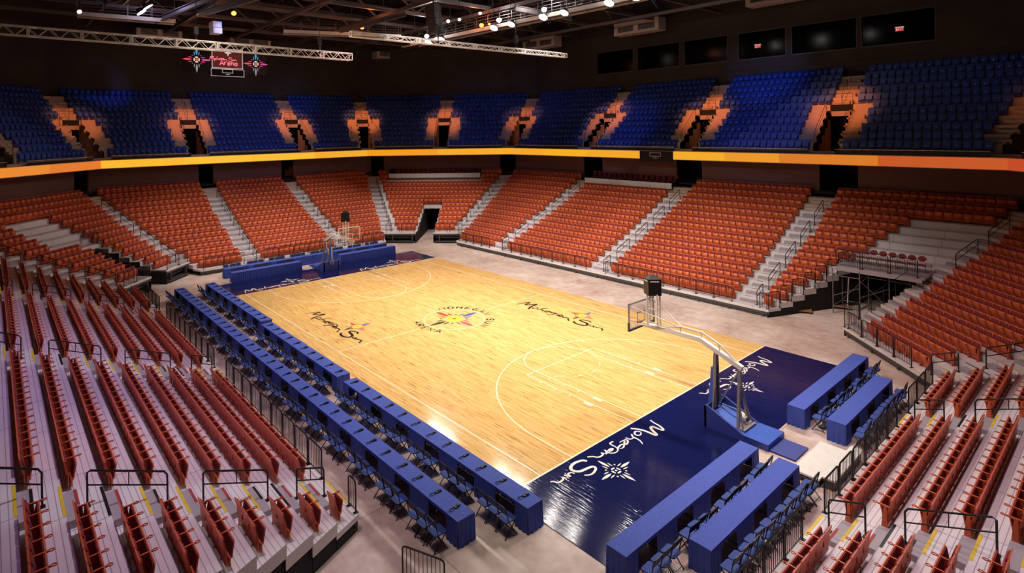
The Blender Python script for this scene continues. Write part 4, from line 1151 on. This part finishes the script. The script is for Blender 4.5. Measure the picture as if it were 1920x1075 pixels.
# rails of the upper tier: guard above each entry, bar on each flank, long glass-topped front rail
for n in USIDES:
    for ci, c in enumerate(UP[n] + ([m1(n, 17)] if n in ('right', 'far') else []) + ([m0(n, 17)] if n == 'far' else [])):
        d = du(6) - .05; T = lambda s, dd, z: P(n, s, dd, z)
        b = MB()
        b.tube([T(c - .8, d, zu(6)), T(c - .8, d, zu(6) + .85), T(c + .8, d, zu(6) + .85), T(c + .8, d, zu(6))], .02, 5)
        for z in (.3, .58): b.tube([T(c - .8, d, zu(6) + z), T(c + .8, d, zu(6) + z)], .013, 4)
        b.build('entry_guard_rail', BLK, label='black guard rail above the %s upper entry of the %s balcony' % (ordn(ci), SN[n]), category='railing')
        for sg in (-1, 1):
            b = MB()
            b.tube([T(c + sg * .84, du(1) + .1, zu(1)), T(c + sg * .84, du(1) + .1, zu(1) + .85), T(c + sg * .84, du(5), zu(5) + .85), T(c + sg * .84, du(5), zu(5))], .02, 5)
            b.tube([T(c + sg * .84, du(1) + .1, zu(1) + .45), T(c + sg * .84, du(5), zu(5) + .45)], .013, 4)
            b.build('entry_stair_rail', BLK, label='black sloping stair rail on the %s flank of the %s upper entry, %s balcony' % ('right-facing' if sg < 0 else 'opposite', ordn(ci), SN[n]), category='railing')
        b = MB(); 
        for k0_, k1_ in ((6, 8), (9, 10)):
            b.tube([T(c, du(k0_) + .1, zu(k0_)), T(c, du(k0_) + .1, zu(k0_) + .85), T(c, du(k1_), zu(k1_) + .85), T(c, du(k1_), zu(k1_))], .018, 5)
            b.tube([T(c, du(k0_) + .1, zu(k0_) + .45), T(c, du(k1_), zu(k1_) + .45)], .012, 4)
        b.build('aisle_handrail', BLK, label='black handrail up the aisle over the %s upper entry of the %s balcony' % (ordn(ci), SN[n]), category='railing')
    cc = sorted(ucent(n, 12.5)); ed = [m0(n, 12.5)] + [q for c in UP[n] for q in (c - .8, c + .8)] + [m1(n, 12.5)]
    for i, (a, e) in enumerate(zip(ed[::2], ed[1::2])):
        if a > m0(n, 12.5) : pass
        b = MB(); T = lambda s, dd, z: P(n, s, dd, z)
        a_, e_ = a + (.9 if i == 0 else .1), e - (.9 if e == ed[-1] else .1)
        b.tube([T(a_, 12.5, 9.56), T(e_, 12.5, 9.56)], .028, 6, 1)
        q = a_
        while q <= e_ + .01: b.tube([T(q, 12.5, 9.2), T(q, 12.5, 9.56)], .014, 4, 0); q += (e_ - a_) / max(1, round((e_ - a_) / 1.6)) - 1e-4
        b.box((a_, 12.49, 9.2), (e_, 12.51, 9.42), 0, T)
        b.build('balcony_rail', [BLK, ALU], label='balcony front rail with pale top bar, %s run on the %s' % (ordn(i), SN[n]), category='railing')

# press ledges with little lamps and swivel seats behind
for n, (a, b_) in LEDGE.items():
    T = lambda s, d, z, n=n: P(n, s, d, z)
    b = MB(); b.box((a, 12.30, 5.72), (b_, 12.42, 6.24), 0, T); b.box((a, 12.42, 6.18), (b_, 12.95, 6.24), 1, T); b.box((a - .05, 12.95, 5.6), (a, 14, 6.6), 1, T); b.box((b_, 12.3, 5.6), (b_ + .05, 14, 6.6), 1, T)
    b.box((a, 12.5, 5.75), (b_, 14, 5.85), 1, T); b.box((a, 13.75, 5.85), (b_, 13.8, 6.75), 1, T)
    lg = b.build('press_counter', [WHT, BLK], label='long white-fronted press counter at the top of the %s' % NICE[n], category='counter')
    m = 7
    for i in range(m):
        s = a + (b_ - a) * (i + .5) / m; b = MB()
        b.tube([T(s, 12.5, 6.24), T(s, 12.5, 6.33)], .015, 5); b.hexa([T(s - .16, 12.30, 6.30), T(s + .16, 12.30, 6.30), T(s + .16, 12.55, 6.30), T(s - .16, 12.55, 6.30)], [T(s - .05, 12.40, 6.40), T(s + .05, 12.40, 6.40), T(s + .05, 12.48, 6.40), T(s - .05, 12.48, 6.40)])
        b.build('desk_lamp', BLK, label='small black shaded lamp, %s along the press counter of the %s' % (ordn(i), NICE[n]), category='lamp', group='small lamps on the press counter of the ' + NICE[n])
    m = int((b_ - a) / .62)
    for i in range(m):
        s = a + .3 + .62 * i; b = MB(); x, y, z = P(n, s, 13.35, 5.85)
        for q in (-.18, -.09, 0, .09, .18): b.bar((q, -.20, .45), (q, -.24, 1.0), .05, .02)
        b.bar((-.25, -.25, 1.0), (.25, -.25, 1.0), .05, .06); b.box((-.23, -.2, .40), (.23, .2, .47)); b.tube([(0, 0, 0), (0, 0, .42)], .03, 6); b.box((-.2, -.2, 0), (.2, .2, .03))
        if i == 0: sme = b.mesh('slat_back_chair', [MAR])
        o = bpy.data.objects.new('slat_back_chair', sme); C.objects.link(o); o.location = (x, y, z); o.rotation_euler = (0, 0, rot(n))
        o['category'] = 'chair'; o['label'] = 'dark red slat-back chair, %s along behind the press counter, %s' % (ordn(i), NICE[n]); o['group'] = 'slat-back chairs behind the press counter of the ' + NICE[n]

# ------------------------------------------------------------------ scaffold and bridge over the tunnel
x0, x1, y0_, y1_, zp = 14.75, 18.55, 17.35, 19.9, 2.80
sc = empty('bridge_platform', 'railed bridge platform on scaffold over the dark tunnel', 'platform', (16.6, 18.6, 0))
b = MB(); b.box((x0 - 16.6, y0_ - 18.6 + .6, zp - .1), (x1 + .6 - 16.6, y1_ - 18.6 + .9, zp + .02)); b.box((x0 - 16.6, y0_ - 18.6 + .55, zp - .25), (x1 + .5 - 16.6, y0_ - 18.6 + .62, zp - .02))
b.build('deck', [DECK], sc, uv=True)
for i in range(3):
    xa = x0 + .05 + i * 1.38
    if i < 3: free_rail((xa, y0_ + .62), (xa + 1.3, y0_ + .62), zp + .02, 'black barred rail, %s section along the bridge platform over the tunnel' % ordn(i), 'rails of the bridge platform', 1.0)
sfm = MB()
fr_ = empty('scaffold_frame', 'grey metal scaffold frame with crossed braces under the bridge platform', 'scaffold', (15.6, 18.0, 0))
def SF(b, pts, r=.028): b.tube([(p[0] - 15.6, p[1] - 18.0, p[2]) for p in pts], r, 6)
for xa, ya in ((14.75, 17.6), (16.15, 17.6), (14.75, 19.2), (16.15, 19.2), (17.4, 18.4), (18.2, 19.2)):
    b = MB(); SF(b, [(xa, ya, 0), (xa, ya, zp - .1)], .035); b.build('leg', STEEL, fr_)
b = MB()
for z in (.45, 2.3): SF(b, [(14.75, 17.6, z), (16.15, 17.6, z)]); SF(b, [(14.75, 19.2, z), (16.15, 19.2, z)]); SF(b, [(16.15, 19.2, z - .2), (18.2, 19.2, z - .2)])
for xa in (14.75, 16.15): SF(b, [(xa, 17.6, 2.3), (xa, 19.2, 2.3)]); SF(b, [(xa, 17.6, .45), (xa, 19.2, .45)])
b.build('ledgers', STEEL, fr_)
b = MB(); SF(b, [(14.75, 17.6, 1.05), (16.15, 17.6, 1.75)], .02); SF(b, [(16.15, 17.6, 2.2), (17.4, 18.4, .7)], .02); SF(b, [(16.15, 17.6, 1.2), (17.4, 18.4, 1.8)], .02); SF(b, [(14.75, 19.2, .5), (16.15, 19.2, 2.2)], .02)
SF(b, [(17.4, 18.4, .6), (18.2, 19.2, 2.2)], .02); b.build('cross_braces', STEEL, fr_)
b = MB(); SF(b, [(15.45, 17.75, .45), (15.55, 17.75, 2.25)], .035); b.build('prop_pole', CHR, fr_, label='bright leaning pole')
for i in range(9):
    x = 14.95 + i * .47
    b = MB(); b.prism(rrect(.42, .62, .92, .12), lambda a, c, h: (a, -.2 + h - (c - .6) * .2, c), .03, 0); b.box((-.2, -.2, .42), (.2, .2, .46)); 
    for q in (-.19, .19): b.tube([(q, .2, 0), (q, -.2, .6)], .012, 4, 1); b.tube([(q, -.22, 0), (q, .15, .42)], .012, 4, 1)
    if i == 0: tme = b.mesh('guest_chair', [MAR, BLK])
    o = bpy.data.objects.new('guest_chair', tme); C.objects.link(o); o.location = (x, 19.35, zp + .02); o.rotation_euler = (0, 0, PI)
    o['category'] = 'chair'; o['label'] = 'dark red round-topped chair, %s along the bridge platform over the tunnel' % ordn(i); o['group'] = 'round-topped chairs on the bridge platform'
for i, (x, y) in enumerate(((14.3, 16.4), (15.6, 18.9))):
    b = MB(); b.box((-.55, -.35, .12), (.55, .35, .17), 0); b.box((-.5, -.3, 0), (-.4, .3, .12), 1); b.box((.4, -.3, 0), (.5, .3, .12), 1)
    o = b.build('plywood_board', [mat('raw_plywood', (.30, .12, .05), .7), GUN], label='brown board on low runners, %s the dark tunnel edge' % ('just outside' if i == 0 else 'deeper inside'), category='board'); o.location = (x - .9, y, 0); o.rotation_euler = (0, 0, .4)

# ------------------------------------------------------------------ hanging screens and sun banners on the far wall
TF = lambda s, d, z: P('far', s, DB - d, z + .3)
b = MB(); b.box((7.0, .05, 18.8), (10.4, .3, 21.05), 0, lambda s, d, z: TF(s, d, z))
scr = b.build('wall_screen', mat('dim_screen', (.05, .012, .012), .4, emit=(.45, .07, .05), es=.16), label='dim red wall screen with pink script and white outline on the far wall', category='screen')
b = MB()
def fr_rect(b, s0, s1, z0, z1, w=.08, d=.32):
    for q in ((s0, s1, z0, z0 + w), (s0, s1, z1 - w, z1), (s0, s0 + w, z0, z1), (s1 - w, s1, z0, z1)): b.box((q[0], d, q[2]), (q[1], d + .04, q[3]), 0, TF)
fr_rect(b, 6.95, 10.45, 18.78, 21.1)
OUTL = mat('outline_glow', (.7, .6, .6), .4, emit=(1, .8, .78), es=.42)
b.build('screen_outline', OUTL, scr)
PINKG = mat('pink_glow', (.6, .1, .15), .4, emit=(1, .22, .28), es=.8)
b = MB()
for st in SCR:
    p = catmull(st, 2)
    for q, r_ in zip(p[:-1], p[1:]):
        if (q - r_).length > 1e-4: b.bar(TF(8.75 - q.x * .52, .36, 20.35 + q.y * .62), TF(8.75 - r_.x * .52, .36, 20.35 + r_.y * .62), .03, .07)
b.build('screen_script', PINKG, scr)
b = MB()
for i, ch in enumerate('Arena'):
    q = letter(ch, 0, 0, 0, .55)
    o = len(b.v); b.v += [TF(9.35 - i * .40 - v[0], .36, 19.15 + v[1] + .04 * (i % 2)) for v in q.v]
    for f in q.f: b.f.append(tuple(o + k_ for k_ in f)); b.m.append(0); b.uv.append([(0, 0)] * len(f))
b.build('screen_script', PINKG, scr)
b = MB()
for a in range(4): 
    c, s = math.cos(a * PI / 2), math.sin(a * PI / 2)
    b.poly([TF(8.65 - x, .37, 20.62 + z) for x, z in ((0, 0), (c * .14 - s * .07, s * .14 + c * .07), (c * .42, s * .42), (c * .14 + s * .07, s * .14 - c * .07))])
b.build('screen_star', mat('white_glow', (1, 1, 1), .4, emit=(1, .8, .8), es=1.1), scr)
b = MB(); b.box((6.8, .05, 17.85), (10.55, .3, 18.72), 0, TF); sb2 = b.build('score_panel', DKB, label='black score panel with thin white outlines below the red wall screen', category='display board')
b = MB(); fr_rect(b, 6.8, 10.55, 17.85, 18.72, .05); fr_rect(b, 8.1, 9.3, 18.25, 18.72, .04); b.box((8.5, .32, 18.05), (8.9, .36, 18.12), 0, TF); b.build('panel_outlines', OUTL, sb2)
def sun_banner(s, z, k, lab, dull=1.0):
    G = lambda c, e: mat('sun_glow', c, .4, emit=c, es=e * dull)  # emblem's light is put into its colours as emission
    pal = [G((.10, .45, .75), .7), G((.75, .10, .40), .75), G((.55, .65, .70), .35), G((.85, .10, .16), .75), G((.6, .12, .16), .5), G((.95, .72, .60), 1.0), G((.8, .15, .08), .9)]
    F = lambda a, u: (s - a, z + u)
    b = MB(); b.box((s - k * .8, .05, z - k * .8), (s + k * .8, .12, z + k * .8), 0, TF)
    o = b.build('sun_banner', mat('banner_cloth', (.028, .02, .024), .8) if dull == 1 else mat('banner_cloth_painted_lit', (.09, .05, .08), .8), label=lab, category='banner')  # second banner's light is painted in as a paler cloth colour
    e = MB(); emblem(e, lambda a, u: (a, u), k * 1.2, [0, 1, 2, 3, 4, 5, 6])
    for q in range(len(e.v)): a, u, _ = e.v[q]; e.v[q] = TF(s - a, .14 + (.004 if u * u + a * a < .02 else 0), z + u)
    e.build('sun_emblem', pal, o)
    r = MB(); r.prism([(.16 * math.cos(t), .16 * math.sin(t)) for t in np.linspace(0, 2 * PI, 5)[:-1] + PI / 4], lambda a, u, c: TF(s - a, .16 + c, z + u), .01, 0); r.build('emblem_core', pal[6], o)
sun_banner(12.02, 19.65, 1.62, 'dark banner with red and blue sun emblem left of the wall screen')
sun_banner(5.35, 19.55, 1.62, 'banner painted purplish as if lit, with sun emblem right of the wall screen', .9)

# ------------------------------------------------------------------ lighting trusses
def truss(a, b_, w_, sec, label):
    a, b_ = Vector(a), Vector(b_); L = (b_ - a).length; t = (b_ - a).normalized(); r = t.cross(Vector((0, 0, 1))).normalized() * w_ / 2; u = Vector((0, 0, w_ / 2))
    root = empty('lighting_truss', label, 'truss', tuple((a + b_) / 2)); o0 = (a + b_) / 2
    def Q(d, i): return a + t * d + (r if i in (1, 2) else -r) + (u if i > 1 else -u) - o0
    c = MB(); e = MB(); w2 = MB()
    for i in range(4): c.tube([Q(0, i), Q(L, i)], .033, 6)
    nsec = round(L / sec)
    for j in range(nsec + 1):
        d = min(L, j * sec)
        for i in range(4): e.bar(Q(d, i), Q(d, (i + 1) % 4), .05, .05)
        if j and j < nsec:
            for i in range(4): e.bar(Q(d + .08, i), Q(d + .08, (i + 1) % 4), .05, .05)
    nb = nsec * 5
    for i in range(4):
        for j in range(nb):
            d0, d1 = L * j / nb, L * (j + 1) / nb; k = (i + 1) % 4
            p, q = (i, k) if (j + (i > 1)) % 2 else (k, i)
            w2.tube([Q(d0, p), Q(d1, q)], .020, 4)
    c.build('chords', ALU, root); e.build('end_frames', ALU, root); w2.build('lacing', ALU, root)
    return root
truss((-11.9, -29.5, 17.2), (-11.9, -.3, 17.12), .5, 2.44, 'long pale aluminium lighting truss hanging at upper left before the far wall')
truss((-.6, -6.3, 16.75), (-.6, 11.3, 16.8), .27, 2.2, 'shorter bright lighting truss hanging near the roof centre')
def hoist(x, y, z0, z1, lab):
    b = MB(); b.tube([(0, 0, z0), (0, 0, z1)], .018, 5); b.box((-.12, -.12, z0 + .5), (.12, .12, z0 + 1.0)); b.tube([(0, 0, z0 - .1), (0, 0, z0 + .5)], .05, 6)
    o = b.build('chain_hoist', BLK, label=lab, category='hoist'); o.location = (x, y, 0)
hoist(-11.9, -11.2, 17.3, 26.9, 'black chain hoist and cable holding the long truss, nearer one')
hoist(-11.9, -2.8, 17.3, 26.9, 'black chain hoist holding the right end of the long truss')
hoist(-.6, -.4, 16.8, 26.9, 'black chain hoist holding the middle of the shorter bright truss')
hoist(-.6, 6.2, 16.8, 26.9, 'black chain hoist near the far end of the shorter bright truss')

# ------------------------------------------------------------------ roof steel
k = 0
for x in np.arange(-36, 31, 6.0):
    b = MB(); b.bar((x, -34, 25.6), (x, 34, 25.6), .35, .5); b.bar((x, -34, 22.6), (x, 34, 22.6), .30, .30)
    for i, y in enumerate(np.arange(-34, 34, 4.0)):
        b.bar((x, y, 22.7 if i % 2 else 25.5), (x, y + 4, 25.5 if i % 2 else 22.7), .14, .14)
    b.build('roof_truss', STEEL, label='deep steel roof truss crossing the hall, %s from the far wall' % ordn(k), category='roof truss', group='deep steel roof trusses'); k += 1
k = 0
for y in np.arange(-28, 29, 7.0):
    b = MB(); b.bar((-40, y, 22.3), (36, y, 22.3), .22, .30); b.bar((-40, y + 3.5, 26.2), (36, y + 3.5, 26.2), .18, .35)
    b.build('roof_beam', STEEL, label='long roof beam running with the court length, %s from the press side' % ordn(k), category='beam', group='long roof beams'); k += 1
def catwalk(a, b_, label, wd=1.1):
    a, b_ = Vector(a), Vector(b_); L = (b_ - a).length; t = (b_ - a).normalized(); r = t.cross(Vector((0, 0, 1))).normalized() * wd / 2; o0 = (a + b_) / 2
    root = empty('catwalk', label, 'catwalk', tuple(o0)); d_ = MB(); p_ = MB(); s_ = MB()
    d_.bar(a - o0, b_ - o0, wd, .06)
    for sg in (-1, 1): s_.bar(a + r * sg - o0, b_ + r * sg - o0, .09, .32)
    n = max(2, int(L / 1.5))
    for i in range(n + 1):
        q = a + t * (L * i / n) - o0
        for sg in (-1, 1): p_.bar(q + r * sg, q + r * sg + Vector((0, 0, 1.15)), .05, .05)
    for z in (.35, .6, .85, 1.15):
        for sg in (-1, 1): p_.tube([a + r * sg - o0 + Vector((0, 0, z)), b_ + r * sg - o0 + Vector((0, 0, z))], .018, 4)
    for i in range(0, n + 1, 2):
        q = a + t * (L * i / n) - o0; p_.tube([q + Vector((0, 0, 1.1)), q + Vector((0, 0, 26 - o0.z))], .03, 5)
    d_.build('walkway', GUN, root); s_.build('side_beam', ALU, root); p_.build('railings', STEEL, root)
catwalk((-24, 13.9, 20.7), (17.5, 14.6, 20.7), 'bright railed catwalk crowded with floodlights along the far long side')
catwalk((-27.0, -16.0, 21.0), (-26.2, -9.2, 21.0), 'lilac-lit railed catwalk at upper left before the dark corner')
catwalk((-28, 1, 21.4), (-24, 12, 21.4), 'short railed catwalk turning beside the far corner roof')
catwalk((14, -13.4, 20.9), (-20, -13.4, 20.9), 'railed catwalk carrying floodlights above the press tables')
for p, q, lab in (((-27, -10.5, 20.9), (-17.5, -8.8, 21.3), 'pale diagonal roof girder at upper left'), ((-5.8, 11.2, 21.0), (-5.2, 17.5, 20.8), 'lilac roof girder beside the brightest floodlight'),
                  ((-19.5, -9.0, 20.4), (-14, -5.2, 21.6), 'orange-lit brace beam over the long truss'), ((-21, 3.5, 20.6), (-16, 7.5, 21.8), 'orange-lit brace beam near the roof centre')):
    b = MB(); p, q = Vector(p), Vector(q); b.bar(p, q, .25, .05); b.bar(p + Vector((0, 0, .4)), q + Vector((0, 0, .4)), .25, .05); b.bar(p + Vector((0, 0, .2)), q + Vector((0, 0, .2)), .04, .4)
    b.build('roof_girder', STEEL, label=lab, category='beam')
# air units hung under the roof
AU = [('right', 21.9, 27.4, 21.45, 22.8, 'pale hung air unit with dark grilles before the suite windows'), ('right', 36.2, 41.5, 21.5, 22.8, 'pale hung air unit over the far right corner'),
      ('far', -14, -9.8, 21.3, 22.2, 'pinkish hung air unit beyond the shorter truss'), ('far', 14.2, 18.5, 21.6, 22.5, 'orange-lit hung air unit above the sun banners'), ('far', 4.6, 9.2, 21.5, 22.3, 'orange-lit hung air unit above the wall screen'),
      ('right', 8.0, 13.0, 22.2, 23.5, 'dark hung air unit nearest the right frame edge of the roof')]
for n, s0, s1, z0, z1, lab in AU:
    T = lambda s, d, z, n=n: P(n, s, d, z)
    b = MB(); b.box((s0, 17.6, z0), (s1, 19, z1), 0, T)
    o = b.build('air_unit', mat('unit_casing', (.55, .48, .47), .5), label=lab, category='air unit')
    b = MB(); w_ = (s1 - s0)
    for q in (.08, .55):
        for j in range(6): b.box((s0 + w_ * q + j * .0, 17.56, z0 + .3 + j * .1), (s0 + w_ * (q + .36), 17.6, z0 + .36 + j * .1), 0, T)
    b.build('grille', BLK, o)
    b = MB()
    for s in (s0 + .4, s1 - .4): b.tube([T(s, 18.3, z1), T(s, 18.3, 26.9)], .03, 5)
    b.build('hanger_rods', BLK, o)
# speaker clusters
def speakers(x, y, z, lab, col=BLK, n=4):
    root = empty('speaker_cluster', lab, 'loudspeaker', (x, y, z))
    for i in range(n):
        b = MB(); a = -.22 * i; b.hexa([(-.55, -.35, -.5 * i - .46), (.55, -.35, -.5 * i - .46), (.45, .35, -.5 * i - .44), (-.45, .35, -.5 * i - .44)], [(-.55, -.35, -.5 * i), (.55, -.35, -.5 * i), (.45, .35, -.5 * i), (-.45, .35, -.5 * i)])
        b.v = [(p[0], p[1] + .12 * i * i * .25, p[2]) for p in b.v]; b.build('speaker_box', col, root)
    b = MB(); b.tube([(0, 0, 0), (0, 0, 26.8 - z)], .04, 5); b.build('hanger', BLK, root)
speakers(-6.5, 3.6, 20.6, 'dark hanging speaker cluster beside the starry white lamps')
speakers(-21, -7.4, 20.4, 'pale curved speaker pair hanging above the sun banners', WHT, 2)
speakers(-17, -18.5, 23.4, 'dark bulky speaker cluster at the upper left edge')
# floodlights with lit lenses
LM = {}
def lamp(p, tgt, lens, size, lab, grp=None):
    size *= .62
    key = (lens.name, size)
    if key not in LM:
        a, l = MB(), MB(); n = 14
        cs = lambda r, z: [(r * math.cos(2 * PI * i / n), r * math.sin(2 * PI * i / n), z) for i in range(n)]
        for r0, z0, r1, z1 in ((.6, .9, .75, .5), (.75, .5, 1.0, 0)):
            A, B = cs(r0 * size, z0 * size), cs(r1 * size, z1 * size)
            for i in range(n): a.poly([A[i], A[(i + 1) % n], B[(i + 1) % n], B[i]])
        a.poly(cs(.6 * size, .9 * size)); a.tube([(-1.05 * size, 0, .3 * size), (-1.05 * size, 0, 1.3 * size), (1.05 * size, 0, 1.3 * size), (1.05 * size, 0, .3 * size)], .02, 4)
        l.poly(cs(.93 * size, .03 * size)[::-1])
        LM[key] = (a.mesh('floodlight', [GUN]), l.mesh('lens', [lens]))
    o = bpy.data.objects.new('floodlight', LM[key][0]); C.objects.link(o); o.location = p; o.rotation_euler = (Vector(tgt) - Vector(p)).to_track_quat('-Z', 'Y').to_euler()
    o['label'] = lab; o['category'] = 'lamp'
    if grp: o['group'] = grp
    c = bpy.data.objects.new('lens', LM[key][1]); C.objects.link(c); c.parent = o
    h = MB(); q = o.rotation_euler.to_matrix().transposed() @ Vector((0, 0, 27.1 - p[2])); v0 = q.normalized() * size
    h.tube([tuple(v0), tuple(q)], .018, 4); h.build('hanger_rod', BLK, o)
cp = tuple(CAMP)
def toward(p): return (p[0] * .2 + 8, p[1] * .2 - 6, 0)
for q, lens, sz, lab in (((-4.1, 12.84, 21.0), LIT, .34, 'starry white floodlight at the bright catwalk corner'), ((-9.5, 12.9, 21.0), LIT, .36, 'largest white floodlight on the bright catwalk'), ((-12.3, 13.3, 21), LITO, .36, 'large orange floodlight on the bright catwalk'),
                     ((-11.0, 13.1, 20.9), LITO, .2, 'small orange lamp between the orange and white floodlights'), ((-14.0, 9.6, 21), LIT, .24, 'left of the paired white lamps over the speakers'), ((-12.9, 9.9, 21.1), LIT, .24, 'right of the paired white lamps over the speakers'),
                     ((-20.1, 12.7, 21), LIT, .36, 'white floodlight low beside the shorter truss'), ((-8.2, 9.6, 21), LITB, .24, 'bluish white lamp above the orange floodlight'), ((-11.3, 9.9, 21), LIT, .2, 'small white lamp right of the dark speakers'),
                     ((-19.6, -6.4, 21), LITO, .34, 'orange starry floodlight near the pale speakers'), ((-19.5, 5.0, 21), LITO, .3, 'orange floodlight above the shorter truss end'), ((-22.5, -7.5, 21.6), LITO, .12, 'tiny orange lamp left of the orange floodlight'),
                     ((-14.5, -17.1, 19), LIT, .2, 'white lamp behind the upper left catwalk')):
    lamp(q, (q[0] * .3 + 12, q[1] * .3 - 8, 2), lens, sz, lab)
for i, x in enumerate((-1.5, .5, 2.6, 4.6, 6.8)): lamp((x, 14.2, 20.8), (10, -14, 6), LIT, .26, 'white floodlight, %s along the bright catwalk towards the frame top' % ordn(i), 'floodlights along the bright catwalk')
for ci_, x in enumerate(np.arange(-10, 9, 1.9)):
    b = MB(); b.tube([(0, 0, 0), (.12, 0, -.35), (.05, 0, -.62), (-.12, 0, -.5), (-.1, 0, -.15)], .02, 5)
    o = b.build('hanging_cable', BLK, label='short looped cable dangling under the bright catwalk, %s from the starry lamps' % ordn(ci_), category='cable', group='looped cables dangling under the bright catwalk'); o.location = (x, 13.9 + .7 * (x + 24) / 40 - .55, 20.56)
b = MB(); b.bar((-30, 16.3, 21.4), (14, 17.2, 21.4), .5, .12); b.build('pipe_tray', ALU, label='long pale duct tray behind the bright catwalk', category='duct')

LENS2 = mat('court_lamp_lens', (1, .9, .8), .4, emit=(1, .90, .78), es=14)
for k, x in enumerate((-19.5, -9.5, -3.5, 3.0, 10.0, 16.0)):
    for j, dx in enumerate((-1.1, 1.1)):
        for y, t, nm in ((13.2, -.5, 'far side'), (-12.6, 1.5, 'press side')):
            p = Vector((x + dx, y, 20.4)); q = Vector((x * .82 + .6, t, 0)); p = p - (q - p).normalized() * .12
            lamp(tuple(p), tuple(q), LENS2, .62, 'court floodlight aimed down, %s from the far end of the %s row' % (ordn(k * 2 + j), nm), 'court floodlights of the %s row' % nm)
for k, (x, y, q) in enumerate(((12, -15.6, (11, -16.6, 1)), (3, -15.8, (3, -16.8, 1)), (-7, -15.8, (-7, -17, 1)), (21.8, 0, (23.4, -1, 1)), (22, -7, (23.4, -8, 1)), (12, -18, (9, -20, 2)), (0, -18, (0, -20.5, 3)))):
    p = Vector((x, y, 20.5)); p = p - (Vector(q) - p).normalized() * .3
    lamp(tuple(p), q, LENS2, .4, 'stand floodlight hung high over the %s, %s of its kind' % ('near-basket stand' if x > 20 else 'stand behind press tables', ordn(k)))
